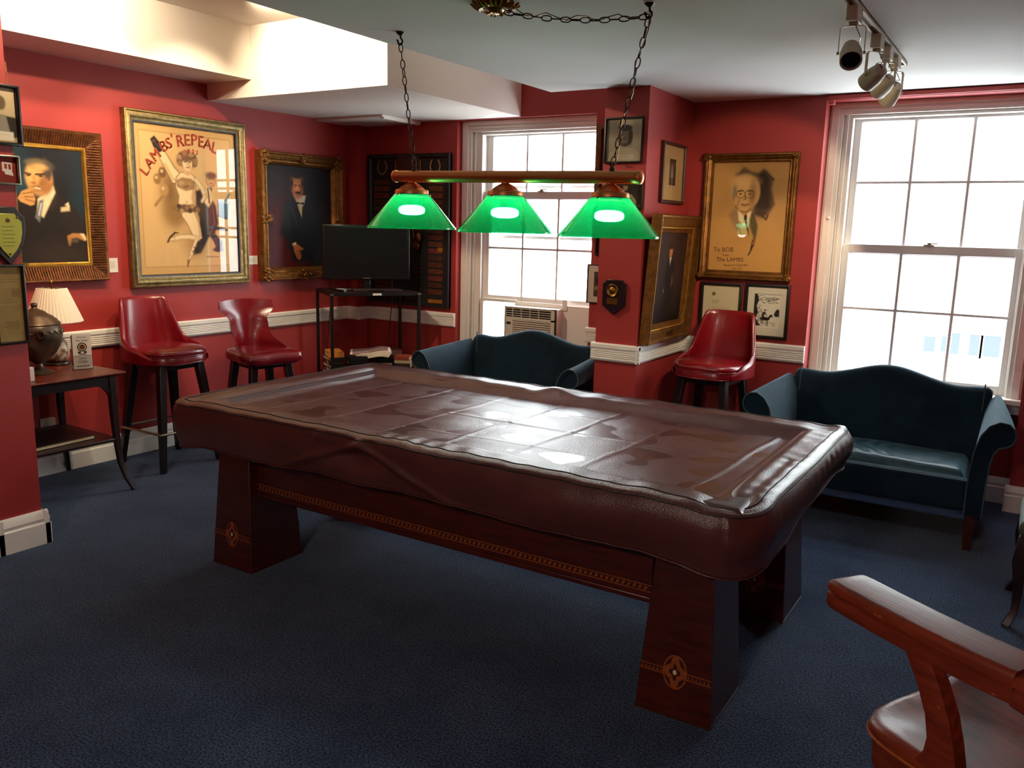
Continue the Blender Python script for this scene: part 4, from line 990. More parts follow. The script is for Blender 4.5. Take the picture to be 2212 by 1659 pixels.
ops += limb([(.555, .235), (.525, .18), (.49, .12)], .011) + limb([(.49, .12), (.465, .09)], .006) + [('l', [(.53, .185), (.545, .175), (.515, .15)], .004, '3c261c'), ('p', [(.455, .095), (.485, .10), (.462, .04), (.45, .045)], '8a6238', .006),
       ('e', .475, .455, .110, .028, '6a5032', .010)] + [('e', .37 + .027 * k, .455 + .018 * math.sin(k * 2.3), .018, .016, ['8a6c44', '4a3826', 'a58656', '6a4a30'][k % 4], .006) for k in range(9)] + [('l', [(.66, .115), (.79, .113)], .0025, '6a4c30')]
canvas('print', cw, ch, ops, p2, .008, PRINT, 230, bgc=S)
m = MB(); Lt = "LAMBS'"
def arc_text(txt, pts, size, mi=0):
    for chx, (x, y, r) in zip(txt, pts):
        if chx == ' ': continue
        v, f = text_geo(chx, size); R = Matrix.Translation(((x - .5) * cw, (y - .5) * ch, .0095)) @ Matrix.Rotation(r, 4, 'Z')
        vv = [tuple(R @ Vector((p[0] * .95, p[1], 0))) for p in v]
        m.add(vv, f, mi)
        for dx in (-.004, .004): m.add([(p[0] + dx, p[1] + dx * .6, p[2]) for p in vv], f, mi)
arc_text("LAMBS'", [(.085, .690, .95), (.135, .745, .82), (.195, .800, .70), (.275, .862, .52), (.325, .885, .38), (.365, .915, .3)], .105)
arc_text('REPEAL', [(.435, .908, .16), (.505, .920, .06), (.575, .926, 0), (.645, .920, -.06), (.715, .908, -.14), (.785, .888, -.24)], .115)
arc_text('1933', [(.475, .842, .05), (.515, .846, 0), (.56, .846, 0), (.60, .842, -.05)], .045)
m.build('lettering', REDINK, p2)
glass_sheet(cw, ch, .014, p2)

# dark portrait in the ornate frame
M, wd, ht = LW(-1.185, -.262, 1.185, 2.208)
p3 = thing('framed_painting', 'dark oil portrait of a man with moustache and bow tie, in a carved gilt frame', 'painting', M=M)
f3 = MB().frame(wd, ht, [(0, 0), (0, .060), (.006, .072), (.016, .076), (.026, .066), (.034, .070), (.050, .060), (.066, .046), (.076, .048), (.090, .038), (.102, .020), (.102, 0)]).build('picture_frame', GOLD, p3)
def carve(cx, cy2, r, k, parent=f3, z=.062, sd=0):
    m = MB(); R = random.Random(sd)
    for i in range(k):
        a = R.uniform(0, 2 * PI); rr = r * R.uniform(.15, 1); x, y = cx + rr * math.cos(a), cy2 + rr * math.sin(a); q = R.uniform(.008, .016)
        m.ellipsoid((x, y, z + R.uniform(0, .012)), (q * 1.3, q, .012), 8, 6)
        if i % 3 == 0: m.tube([(x + .016 * math.cos(t) * (1 - t / 7), y + .016 * math.sin(t) * (1 - t / 7), z + .016) for t in np.linspace(0, 5, 10)], .0045, 6)
    m.build('carved_ornament', GOLD, parent)
for i, (sx_, sy_) in enumerate(((-1, 1), (1, 1), (1, -1), (-1, -1))): carve(sx_ * (wd / 2 - .05), sy_ * (ht / 2 - .05), .058, 22, sd=i)
for i, (a, b2) in enumerate(((0, ht / 2 - .04), (0, -ht / 2 + .04), (-wd / 2 + .04, -.02), (wd / 2 - .04, -.02))): carve(a, b2, .05, 14, sd=9 + i)
m = MB()
for s in (-1, 1):
    for k in range(44):
        q = -.5 + (k + .5) / 44
        m.ellipsoid((q * (wd - .10), s * (ht / 2 - .050), .060), (.008, .006, .007), 6, 4); m.ellipsoid((s * (wd / 2 - .050), q * (ht - .10), .060), (.006, .008, .007), 6, 4)
m.build('beading', GOLD, f3)
MB().box((-.09, -ht / 2 + .028, .055), (.09, -ht / 2 + .075, .078)).build('name_plate', GILTD, p3, bevel=.004)
cw, ch = wd - .20, ht - .20
ops = [('g', '14090a', '17161c'), ('e', .22, .75, .25, .3, '241c1e', .2), ('e', .15, .3, .3, .35, '3a1013', .15), ('e', .25, .12, .3, .14, '4a1414', .1), ('p', [(.02, .45), (.16, .56), (.22, .40), (.32, .2), (.30, 0), (0, 0)], '40161a', .05),
       ('p', [(.26, .62), (.40, .69), (.60, .69), (.72, .62), (.80, .42), (.82, .05), (.36, .05), (.28, .30), (.18, .33)], '14151a', .03), ('p', [(.26, .62), (.36, .66), (.34, .42), (.36, .18), (.22, .32), (.2, .45)], '1d2022', .03), ('l', [(.36, .60), (.46, .40)], .01, '22252a'),
       ('p', [(.40, .72), (.44, .63), (.50, .58), (.56, .63), (.59, .72)], '9a8c78', .008), ('p', [(.465, .60), (.53, .60), (.52, .50)], '9a8a64', .008), ('p', [(.44, .655), (.50, .645), (.56, .655), (.56, .625), (.50, .635), (.44, .625)], '0b0a0c', .005), ('p', [(.42, .70), (.46, .61), (.50, .52), (.42, .60)], '101116', .008),
       ('e', .46, .79, .076, .106, '8a5334', .016), ('e', .47, .80, .055, .075, 'a5683f', .03), ('e', .46, .875, .072, .040, '9c623c', .02), ('e', .455, .905, .072, .022, '1c1412', .014), ('e', .385, .84, .012, .05, '1a1210', .01), ('e', .535, .83, .014, .06, '1a1210', .01), ('e', .515, .76, .02, .05, '6a3a24', .02),
       ('l', [(.415, .818), (.45, .82)], .005, '20120c'), ('l', [(.475, .82), (.515, .818)], .005, '20120c'), ('e', .435, .806, .012, .005, '241410', .004), ('e', .495, .806, .012, .005, '241410', .004), ('l', [(.465, .80), (.47, .77)], .008, 'b0734a'), ('e', .468, .745, .042, .014, '1a100c', .007), ('e', .468, .72, .02, .006, '6c3424', .005),
       ('p', [(.36, .235), (.42, .25), (.43, .225), (.385, .20)], 'b8a078', .006), ('p', [(.38, .22), (.45, .225), (.53, .185), (.53, .17), (.48, .175), (.50, .10), (.475, .07), (.46, .075), (.43, .09), (.39, .16)], '8f5330', .008), ('l', [(.44, .17), (.455, .09)], .004, '50281a'), ('l', [(.47, .17), (.485, .10)], .004, '50281a'), ('n', 30, .12)]
canvas('canvas', cw, ch, ops, p3, .012, OIL, 170)

# white caption cards
for i, (y0, y1, z0, z1, lab) in enumerate(((-2.487, -2.408, 1.292, 1.388, 'small white caption card between the ribbed bronze frame and the tall poster'), (-1.300, -1.192, 1.316, 1.385, 'small white caption card between the tall poster and the carved gilt frame'))):
    M, wd, ht = LW(y0, y1, z0, z1)
    c = thing('caption_card', lab, 'card', M=M, group='caption cards on the red wall'); MB().box((-wd / 2, -ht / 2, 0), (wd / 2, ht / 2, .004)).build('card', PAPER, c)
    m = MB()
    for k in range(6):
        y = ht * (.22 - .085 * k); m.box((-wd * .3, y, .004), (wd * (.3 - .1 * (k % 2)), y + ht * .022, .0044))
    m.build('print_lines', PLASTICD, c)

# pictures on the pier
def simple_frame(name, label, cat, MWH, fw, fd, fm, ops, bgc, glass=True, res=90, mat_w=0, mat_c='d8d0c0', group=None, prof=None):
    M, wd, ht = MWH
    t = thing(name, label, cat, M=M, group=group)
    MB().frame(wd, ht, prof or [(0, 0), (0, fd), (.003, fd + .002), (fw * .6, fd + .002), (fw, fd - .006), (fw, 0)]).build('picture_frame', fm, t)
    iw, ih = wd - 2 * fw + .004, ht - 2 * fw + .004
    if mat_w:
        l, r, b2, tp2 = mat_w if isinstance(mat_w, tuple) else (mat_w,) * 4
        mm = MB(); z0, z1 = .004, .008
        mm.box((-iw / 2, -ih / 2, z0), (iw / 2, -ih / 2 + b2, z1)); mm.box((-iw / 2, ih / 2 - tp2, z0), (iw / 2, ih / 2, z1)); mm.box((-iw / 2, -ih / 2 + b2, z0), (-iw / 2 + l, ih / 2 - tp2, z1)); mm.box((iw / 2 - r, -ih / 2 + b2, z0), (iw / 2, ih / 2 - tp2, z1))
        mm.build('mat_board', mat('mat_board_' + mat_c, mat_c, .8), t)
        pw, ph, px, py = iw - l - r, ih - b2 - tp2, (l - r) / 2, (b2 - tp2) / 2
    else: pw, ph, px, py = iw, ih, 0, 0
    canvas('print', pw, ph, ops, t, .004, PRINT, res, px, py, bgc)
    if glass: glass_sheet(iw, ih, .010, t)
    return t
PX = 1.14
simple_frame('framed_photo', 'black framed sepia photo of a seated figure, topmost of the pictures on the red pier', 'photo', LW(-3.80, -3.608, 1.98, 2.256, PX), .016, .022, BLACKF,
             [('g', 'b09a78', 'd2bd98'), ('p', [(.2, .42), (.55, .5), (.98, .47), (.98, .1), (.2, .1)], '2c261f', .02), ('e', .58, .72, .09, .13, '6e5a44', .02), ('p', [(.45, .5), (.70, .5), (.80, .15), (.4, .15)], '8c8476', .02), ('p', [(.1, .04), (.88, .04), (.88, .20), (.1, .20)], 'ded4c0', .006), ('l', [(.2, .14), (.75, .14)], .004, '6a5a48')], 'bfa886')
simple_frame('framed_photo', 'small silver edged frame showing a white card, under the topmost photo of the pier', 'photo', LW(-3.80, -3.632, 1.80, 1.935, PX), .010, .02, STEEL,
             [('g', '7a2a24', '8c3026'), ('p', [(.55, .45), (.84, .40), (.86, .78), (.55, .82)], 'dcd2c8', .008), ('p', [(.62, .55), (.70, .54), (.70, .74), (.62, .74)], '8c3a30', .008), ('p', [(.74, .53), (.82, .52), (.82, .73), (.74, .73)], '8c3a30', .008), ('p', [(.62, .34), (.88, .28), (.86, .42), (.62, .46)], 'dcd2c8', .008)], '822c26')
M, wd, ht = LW(-3.80, -3.630, 1.425, 1.700, PX)
sp = thing('shield_plaque', 'wooden shield plaque with a gold shield, on the red pier', 'plaque', M=M)
def shield(k): return [(x * k, y * k) for x, y in ((-.085, .085), (-.065, .105), (-.045, .135), (.045, .135), (.065, .105), (.085, .085), (.085, .02), (.072, -.04), (.045, -.09), (0, -.14), (-.045, -.09), (-.072, -.04), (-.085, .02))]
MB().prism(shield(1), 0, .020).build('wood_shield', DARKW, sp, bevel=.004)
ms = MB().prism(shield(.76), .020, .026).build('gold_shield', mat('polished_brass_green', 'a89c3c', .35, metal=.45), sp, bevel=.002)
m = MB(); m.lathe([(0, .0275), (.010, .0275), (.010, .026)], (0, .07, 0), 12)
for k in range(6): m.box((-.03, .04 - .018 * k, .0262), (.03 - .008 * (k % 2), .042 - .018 * k, .0266))
m.build('engraving', BROWNINK, ms)
m = MB()
for x, y in ((-.045, .085), (.045, .085), (0, -.088)): m.lathe([(0, .031), (.005, .029), (.006, .026)], (x, y, 0), 10)
m.build('pin', BRASS, ms)
dops = [('n', 20, .05)] + [('l', [(.10 + .03 * (k % 3), .95 - .03 * k), (.90 - .05 * (k % 4), .95 - .03 * k)], .0025, '5c4630', .7) for k in range(30) if k not in (6, 7, 15, 22)] + [('p', [(.6, .60), (.9, .60), (.9, .70), (.6, .70)], '8f7648', .01), ('p', [(.3, .18), (.8, .18), (.8, .28), (.3, .28)], '937a4c', .01)]
simple_frame('framed_document', 'dark framed yellowed document in small print, lowest on the red pier', 'document', LW(-3.80, -3.652, 1.042, 1.425, PX), .012, .02, BLACKF, dops, 'a88c58', res=130)

# drawing of the man in glasses
M, wd, ht = BW(3.285, 3.920, 1.340, 2.190, -.05)
p4 = thing('framed_drawing', 'large gilt framed sepia drawing of a bald man in round glasses, behind glass', 'drawing', M=M)
f4 = MB().frame(wd, ht, [(0, 0), (0, .034), (.005, .042), (.014, .044), (.022, .036), (.028, .040), (.038, .034), (.046, .026), (.052, .028), (.060, .016), (.060, 0)]).build('picture_frame', GOLD, p4)
for i, (sx_, sy_) in enumerate(((-1, 1), (1, 1), (1, -1), (-1, -1))): carve(sx_ * (wd / 2 - .018), sy_ * (ht / 2 - .022), .020, 9, f4, .034, 30 + i)
cw, ch = wd - .116, ht - .116
ops = [('e', .4, .3, .6, .6, 'c49050', .4), ('e', .7, .7, .3, .3, 'ae8350', .3), ('n', 5, .03),
       ('p', [(.30, .88), (.40, .96), (.52, .91), (.60, .90), (.66, .94), (.74, .90), (.80, .85), (.78, .75), (.84, .62), (.78, .54), (.70, .50), (.56, .52), (.56, .80)], '4a3a2e', .02, .85), ('p', [(.58, .88), (.68, .92), (.74, .86), (.72, .70), (.78, .60), (.66, .52), (.58, .56)], '332822', .03), ('e', .66, .66, .08, .14, '3a2d26', .05), ('l', [(.72, .88), (.80, .84)], .008, '4a3a2e'), ('l', [(.66, .53), (.74, .48), (.76, .52)], .008, '4a3a2e'),
       ('p', [(.29, .90), (.31, .90), (.31, .60), (.29, .60)], '8a6a44', .01, .5), ('l', [(.30, .895), (.56, .90)], .003, '6a4e34'),
       ('e', .435, .725, .142, .165, 'b98c58', .012), ('e', .43, .73, .12, .145, 'c99a62', .04), ('e', .42, .82, .11, .05, 'd2a46a', .04), ('e', .54, .70, .03, .11, '8a6540', .03), ('e', .29, .69, .014, .04, 'a97c4c', .008), ('e', .30, .74, .018, .05, '8a7458', .016),
       ('l', [(.345, .735), (.41, .742)], .006, '5a4028'), ('l', [(.47, .742), (.535, .735)], .006, '5a4028'), ('e', .38, .712, .013, .006, '33241a', .004), ('e', .50, .712, .013, .006, '33241a', .004),
       ('l', [(.38 + .060 * math.cos(q), .71 + .036 * math.sin(q)) for q in np.linspace(0, 2 * PI, 20)], .0028, '5a4630'), ('l', [(.50 + .060 * math.cos(q), .71 + .036 * math.sin(q)) for q in np.linspace(0, 2 * PI, 20)], .0028, '5a4630'), ('l', [(.44, .71), (.445, .68), (.455, .665), (.43, .66)], .005, '7a5636'),
       ('l', [(.40, .618), (.44, .612), (.50, .618)], .005, '6a3a28'), ('l', [(.41, .60), (.48, .60)], .004, '95693f'), ('l', [(.37, .66), (.35, .61)], .004, '95693f'), ('l', [(.32, .60), (.38, .555), (.46, .545), (.53, .575)], .005, '6a4a30'),
       ('p', [(.24, .52), (.30, .57), (.34, .60), (.36, .56), (.44, .50), (.38, .36), (.28, .46)], '8d7050', .02, .8), ('p', [(.36, .565), (.44, .51), (.54, .555), (.53, .44), (.45, .42), (.38, .47)], 'dcc69a', .010), ('p', [(.445, .51), (.475, .535), (.49, .50), (.485, .47), (.45, .47)], '1d1a18', .006), ('p', [(.46, .47), (.485, .47), (.52, .38), (.54, .32), (.50, .38)], '2a2420', .006),
       ('p', [(.55, .56), (.60, .50), (.64, .42), (.62, .28), (.57, .18), (.555, .16), (.60, .25), (.585, .33), (.53, .41), (.52, .48)], '463829', .015, .9), ('l', [(.585, .29), (.565, .19), (.54, .15)], .005, '2c221a'), ('l', [(.60, .25), (.57, .20)], .006, '2c221a'), ('l', [(.36, .45), (.43, .33)], .004, '7a5c3c')]
canvas('print', cw, ch, ops, p4, .006, PRINT, 220, bgc='bd8c50')
m = MB()
for tx, s, x, y, r in (('To BOB', .042, -.155, -.225, .02), ('from', .022, -.135, -.262, 0), ('The LAMBS', .040, -.105, -.292, .02), ('Howard Chandler', .024, -.06, -.328, .05), ('June 1935', .018, -.05, -.352, .03)):
    v, f = text_geo(tx, s); R = Matrix.Translation((x, y, .0072)) @ Matrix.Rotation(r, 4, 'Z'); m.add([tuple(R @ Vector(p)) for p in v], f)
m.build('lettering', BROWNINK, p4)
glass_sheet(cw, ch, .013, p4)
t = simple_frame('framed_letter', 'black framed typed letter with a round seal, half behind the bar stool', 'letter', BW(3.305, 3.605, .955, 1.312, -.05), .020, .02, BLACKF,
    [('e', .29, .80, .040, .040, '3a1c16', .004), ('e', .29, .80, .026, .026, '8a6a50', .006)] + [('l', [(.26, .66 - .02 * k), (.26 + (.16, .20, .16)[k % 3], .66 - .02 * k)], .002, '8d8069') for k in range(4)] + [('l', [(.26, .53 - .022 * k), (.76 - .05 * (k % 2), .53 - .022 * k)], .002, '8d8069') for k in range(14)], 'cfc0a0', res=150)
rr = random.Random(4)
hops = [('n', 10, .02), ('p', [(.02, 1), (.14, .99), (.20, .80), (.12, .62), (.20, .45), (.10, .25), (.30, .05), (.02, .02)], '241f1c', .02)]
hops += [('l', [(x, y), (x + rr.uniform(-.05, .12), y + rr.uniform(-.04, .06))], .006, '2a2522') for x, y in [(rr.uniform(.02, .32) * (1 if q % 2 else .8), rr.uniform(.02, .98)) for q in range(70)]]
hops += [('l', [(x, y), (x + .10, y + rr.uniform(-.015, .03))], .007, '3a3430') for x, y in [(rr.uniform(.35, .85), rr.uniform(.72, .90)) for q in range(26)]]
hops += [('p', [(.78, .40), (.84, .52), (.92, .58), (.98, .52), (.98, .34), (.84, .33)], '2a2522', .012), ('e', .46, .26, .15, .055, '1d1917', .008), ('p', [(.56, .28), (.64, .38), (.70, .40), (.76, .33), (.74, .31), (.68, .33), (.62, .24)], '1d1917', .006), ('l', [(.35, .25), (.34, .12)], .012, '1d1917'), ('l', [(.40, .23), (.40, .10)], .010, '1d1917'), ('l', [(.57, .24), (.58, .06)], .011, '1d1917'), ('l', [(.52, .24), (.53, .08)], .010, '1d1917'), ('l', [(.33, .28), (.30, .20)], .010, '1d1917'),
         ('p', [(.36, .28), (.48, .28), (.50, .42), (.44, .48), (.36, .44), (.33, .36)], '25201d', .006), ('e', .455, .50, .030, .028, 'a89c8c', .005), ('e', .455, .525, .055, .012, '1d1917', .005), ('e', .47, .36, .04, .05, 'cfc8bc', .01), ('l', [(.42, .42), (.54, .36)], .010, '1d1917')]
hops += [('l', [(x, y), (x + .12, y + rr.uniform(-.01, .01))], .004, '5a534c') for x, y in [(rr.uniform(.1, .85), rr.uniform(.02, .18)) for q in range(20)]]
simple_frame('framed_print', 'black framed ink print of a rider on a horse, under the large drawing', 'print', BW(3.626, 3.930, .945, 1.318, -.05), .020, .022, BLACKF, hops, 'd5cec0', res=140, mat_w=(.042, .042, .058, .050), mat_c='cfc8b8')

# pictures on the column
pops = [('g', '9a8f7c', 'b8ab94'), ('e', .2, .8, .2, .2, '7d7466', .1), ('e', .85, .75, .15, .2, '817868', .1), ('p', [(.02, 0), (.10, .22), (.34, .34), (.74, .32), (.95, .20), (1, 0)], 'b3a68e', .02), ('e', .53, .60, .20, .25, '43372c', .015), ('e', .48, .60, .155, .19, '6d5c4c', .05), ('e', .68, .58, .05, .18, '2e251e', .04), ('e', .52, .79, .19, .080, '2a221c', .02), ('l', [(.40, .64), (.47, .645)], .007, '2c241d'), ('l', [(.55, .645), (.63, .635)], .007, '2c241d'), ('e', .50, .55, .03, .02, '3c3026', .01), ('l', [(.50, .64), (.485, .57)], .006, '857260'), ('e', .44, .56, .04, .03, '80705e', .02), ('l', [(.42, .47), (.50, .455), (.58, .475)], .008, 'a0907c'), ('p', [(.30, .05), (.78, .07), (.78, .16), (.30, .14)], 'c6bba4', .006), ('l', [(.36, .10), (.72, .115)], .004, '5a4e42')]
simple_frame('framed_photo', 'black framed photo of a smiling man, high on the red column', 'photo', BW(2.880, 3.143, 2.076, 2.357, -.838), .012, .018, BLACKF, pops, '9a8f7c', res=110)
pops = [('g', '3a332c', '2c2722'), ('p', [(.30, 0), (.36, .30), (.50, .46), (.72, .42), (.86, .22), (.86, 0)], 'a5977c', .015), ('e', .53, .66, .085, .12, '9c8768', .012), ('e', .53, .75, .09, .05, '1c1613', .012), ('p', [(.50, .46), (.56, .46), (.54, .26)], '2a221d', .008), ('l', [(.40, .30), (.46, .1)], .01, '81745c'), ('l', [(.02, .06), (.98, .06)], .006, 'b5a68a')]
simple_frame('framed_photo', 'black framed photo of a pale-suited man, behind the copper lamp bar', 'photo', BW(2.900, 3.160, 1.790, 2.005, -.838), .014, .018, BLACKF, pops, '332c26', res=100)
hk = tag(MB().tube([(3.03, -.843, 2.052), (3.045, -.846, 2.062), (3.055, -.846, 2.055), (3.045, -.846, 2.045), (3.062, -.846, 2.058), (3.085, -.843, 2.048)], .0016, 6).build('picture_wire', BLACKM), 'bent black picture wire left on the red column between two photos', 'wire')
M, wd, ht = BW(2.915, 3.078, 1.108, 1.338, -.838)
cp = thing('award_plaque', 'dark clipped-corner plaque with a round brass medal, on the front of the red column', 'plaque', M=M)
MB().prism([(-wd / 2, -.055), (0, -ht / 2), (wd / 2, -.055), (wd / 2, ht / 2 - .025), (wd / 2 - .018, ht / 2 - .018), (wd / 2 - .024, ht / 2), (-wd / 2 + .024, ht / 2), (-wd / 2 + .018, ht / 2 - .018), (-wd / 2, ht / 2 - .025)], 0, .022).build('board', mat('aubergine_lacquer', '1c0f18', .3), cp, bevel=.003)
mm = MB(); mm.lathe([(0, .027), (.034, .027), (.038, .030), (.041, .028), (.042, .022)], (-.008, .045, 0), 32); mm.ellipsoid((-.010, .045, .027), (.020, .024, .006), 12, 6); mm.ellipsoid((-.002, .06, .027), (.008, .008, .006), 8, 6); mm.build('medal', BRASS, cp)
MB().box((-.044, -.045, .022), (.030, -.004, .025)).build('name_plate', BRASS, cp)

M = wallM((3.172, -.412, 2.038), (0, 1, 0), (1, 0, 0)); 
catops = [('g', '2a211c', '3a2d26'), ('e', .5, .5, .20, .30, '6a5648', .08), ('e', .5, .62, .12, .12, '7d6858', .04), ('p', [(.15, .70), (.28, .95), (.45, .75)], '5a483c', .02), ('p', [(.55, .75), (.75, .95), (.85, .70)], '5a483c', .02), ('e', .36, .60, .035, .018, '14100d', .008), ('e', .64, .60, .035, .018, '14100d', .008), ('e', .5, .48, .03, .02, 'c0aa94', .01), ('e', .5, .35, .10, .10, '9a8674', .05), ('e', .5, .14, .18, .16, '54443a', .06), ('n', 30, .2)]
simple_frame('framed_print', 'narrow dark framed print with a wide tan mat, high on the red column', 'print', (M, .405, .392), .020, .022, BROWNF, catops, '3a2d26', res=100, mat_w=(.125, .125, .10, .085), mat_c='b08c5c')
# the gilt portrait leaning out from the side of the column
M = wallM((3.176, -.446, .925), (0, 1, 0), (1, 0, 0)) @ Matrix.Rotation(math.radians(3.4), 4, 'X')
p5 = thing('framed_painting', 'dark full-length portrait in a deep gilt frame tilting out from the red column', 'painting', M=M)
wd, ht = .765, .845; c0 = Matrix.Translation((0, ht / 2, 0))
mm = MB().frame(wd, ht, [(0, 0), (0, .062), (.006, .070), (.018, .070), (.030, .058), (.062, .046), (.080, .034), (.092, .036), (.100, .026), (.114, .022), (.122, .014), (.122, 0)]); mm.tf(c0)
f5 = mm.build('picture_frame', GOLD, p5)
m = MB()
for s in (-1, 1):
    for k in range(46):
        q = -.5 + (k + .5) / 46
        m.ellipsoid((q * (wd - .18), s * (ht / 2 - .087) + ht / 2, .036), (.007, .005, .006), 6, 4); m.ellipsoid((s * (wd / 2 - .087), q * (ht - .18) + ht / 2, .036), (.005, .007, .006), 6, 4)
m.build('beading', GOLDB, f5)
MB().box((-.05, .035, .048), (.06, .062, .060)).build('name_plate', BRASS, p5)
ops = [('g', '160d0b', '2a1b16'), ('e', .5, .6, .4, .4, '33211b', .25), ('p', [(.36, .70), (.50, .75), (.62, .68), (.66, .40), (.58, .08), (.38, .08), (.34, .4)], '1c1311', .05), ('e', .47, .79, .045, .065, 'a8683f', .012), ('e', .47, .84, .045, .025, '1c1210', .01), ('p', [(.44, .73), (.51, .73), (.475, .64)], 'b8a488', .008), ('e', .60, .46, .02, .05, '5a4a40', .02), ('e', .35, .36, .015, .02, '7a5c44', .012), ('n', 25, .15)]
canvas('canvas', wd - .238, ht - .238, ops, p5, .010, OIL, 120, 0, ht / 2)

# pictures half hidden behind the column
simple_frame('framed_picture', 'tall narrow dull gold frame squeezed between the sash window and the red column', 'picture', BW(2.462, 2.70, 1.90, 2.415, -.10), .035, .035, GILTD, [('g', '3a2a1c', '4a3826')], '3a2a1c', glass=False, res=30)
simple_frame('framed_picture', 'small black frame half hidden by the red column, above a white mat frame', 'picture', BW(2.478, 2.70, 1.468, 1.62, -.10), .016, .02, BLACKF, [('g', '2c2a2a', '3a3838')], '2c2a2a', res=30)
simple_frame('framed_picture', 'thin framed picture with a wide white mat, half hidden by the red column', 'picture', BW(2.420, 2.70, 1.105, 1.398, -.10), .007, .016, BLACKF, [('g', '4a4038', '5a5450'), ('e', .2, .6, .1, .2, '2a1c1a', .05), ('p', [(0, .4), (.5, .5), (.5, .3), (0, .25)], '8d8270', .02)], '54483e', res=50, mat_w=(.052, .052, .045, .050), mat_c='d6cfc0')

# ------------------------------------------------------------------ club name board
M, wd, ht = BW(.150, 1.055, .955, 2.258, -.002)
nb = thing('name_board', 'black members board with rows of brass name plates and two horseshoes, in the corner', 'board', M=M)
MB().box((-wd / 2, -ht / 2, 0), (wd / 2, ht / 2, .022)).build('backboard', mat('black_board', '0d0e11', .5), nb)
MB().frame(wd, ht, [(0, 0), (0, .034), (.006, .040), (.030, .036), (.040, .024), (.040, .022)]).build('board_frame', mat('blue_black_frame', '11161d', .4), nb)
pm = [mat('name_plate_' + c, c, .35, metal=.55, var=.3, vscale=30) for c in ('623826', '6e402c', '743a34', '56362a')]
plate0 = {}
for cx0, cx1 in ((.225, .400), (.832, .985)):
    for k in range(17):
        z1 = 2.045 - k * .0585; w_, h_ = cx1 - cx0, .043
        key = (cx0, k % 4)
        if key not in plate0:
            plate0[key] = MB().box((-w_ / 2, -h_ / 2, 0), (w_ / 2, h_ / 2, .004)).build('name_plate', pm[k % 4] if k != 16 else GOLDB, nb, bevel=.001); o = plate0[key]
        else:
            o = plate0[key].copy(); col.objects.link(o); o.parent = nb
        o.location = ((cx0 + cx1) / 2 - .6025, z1 - h_ / 2 - 1.6065, .022)
MB().box((.229, -.623, .022), (.383, -.583, .027)).build('name_plate', GOLDB, nb)
m = MB(); m.box((.330, -.17, .0255), (.383, -.135, .0275)); m.build('bright_plate', GOLDB, nb)
for x in (-.285, .300):
    m = MB(); m.sweep([(x + .052 * math.sin(q) * (1 if abs(q) < 1.9 else .96), .545 - .062 * math.cos(q), .028) for q in np.linspace(-2.55, 2.55, 25)], [(-.008, -.004), (.008, -.004), (.008, .004), (-.008, .004)]); m.build('horseshoe', STEEL, nb)
m = MB(); m.prism([(-.12, .50), (.13, .50), (.13, .60), (.12, .625), (-.11, .625), (-.12, .60)], .022, .036); m.build('heading_plaque', BROWNF, nb, bevel=.003)
for s in (-1, 1): MB().tube([(s * .135 + .005, .50 + .02 * q, .03) for q in range(6)], [.006, .010, .006, .010, .006, .004], 8).build('side_ornament', BRASS, nb)
fg = MB(); fg.ellipsoid((.125, .01, .045), (.026, .028, .02), 12, 8); fg.ellipsoid((.135, -.06, .045), (.03, .05, .022), 12, 8); fg.ellipsoid((.105, -.13, .045), (.045, .04, .022), 12, 8); fg.tube([(.115, .03, .045), (.12, .06, .045), (.105, .08, .045)], .008, 6); fg.tube([(.13, .03, .045), (.145, .065, .045)], .008, 6); fg.build('bronze_figure', mat('brown_bronze', '6a3a22', .35, metal=.7, bump=.5, bscale=80), nb)
MB().tube([(.062, .06, .035), (.060, .10, .035), (.066, .02, .035), (.078, -.05, .035)][1::-1] + [(.066, .02, .035), (.078, -.05, .035)], [.003, .006, .008, .006], 8).build('gilt_horn', GOLDB, nb)
ch_ = MB(); ch_.tube([(.160, -.20, .03), (.155, -.55, .03)], .006, 8)
for k in range(9): ch_.ellipsoid((.1595 - .0006 * k, -.22 - .035 * k, .03), (.010, .010, .010), 8, 6)
ch_.build('beaded_rod', IRON, nb)
MB().box((-.12, -.10, .022), (.10, .42, .0235)).build('centre_panel', BLACKF, nb)

# ------------------------------------------------------------------ window air conditioner
ac = thing('air_conditioner', 'beige window air conditioner behind the sofa, below the raised sash', 'air conditioner', (1.858, .0, .645))
aw = .243
MB().box((-aw, .012, 0), (aw, .40, .372)).build('case', PLASTIC, ac, bevel=.008)
m = MB(); m.box((-aw, -.012, .0), (aw, .012, .012)); m.box((-aw, -.012, .362), (aw, .012, .372)); m.box((-aw, -.012, .0), (-aw + .012, .012, .372)); m.box((aw - .012, -.012, 0), (aw, .012, .372))
m.box((-aw, -.012, .268), (aw, .006, .286)); m.box((-aw, -.012, 0), (-aw + .082, .008, .27)); m.box((aw - .045, -.012, 0), (aw, .008, .372)); m.build('front_bezel', PLASTIC, ac, bevel=.002)
m = MB(); m.box((-aw + .01, .006, .284), (aw - .04, .011, .364)); m.build('vent_opening', DARKSLOT, ac)
m = MB()
for k in range(4): m.box((-aw + .01, -.010, .298 + .0185 * k), (aw - .04, .004, .3025 + .0185 * k))
for k in range(4): m.box((-aw + .075 + .083 * k, -.011, .284), (-aw + .079 + .083 * k, .004, .364))
m.build('vent_louvre', PLASTIC, ac)
MB().box((-aw + .08, .004, .01), (aw - .045, .010, .27)).build('grille_recess', mat('tan_slot', '7a5c40', .6), ac)
m = MB()
for k in range(15): m.box((-aw + .08, -.010, .016 + .0172 * k), (aw - .043, .004, .026 + .0172 * k))
m.build('grille_slat', PLASTIC, ac)
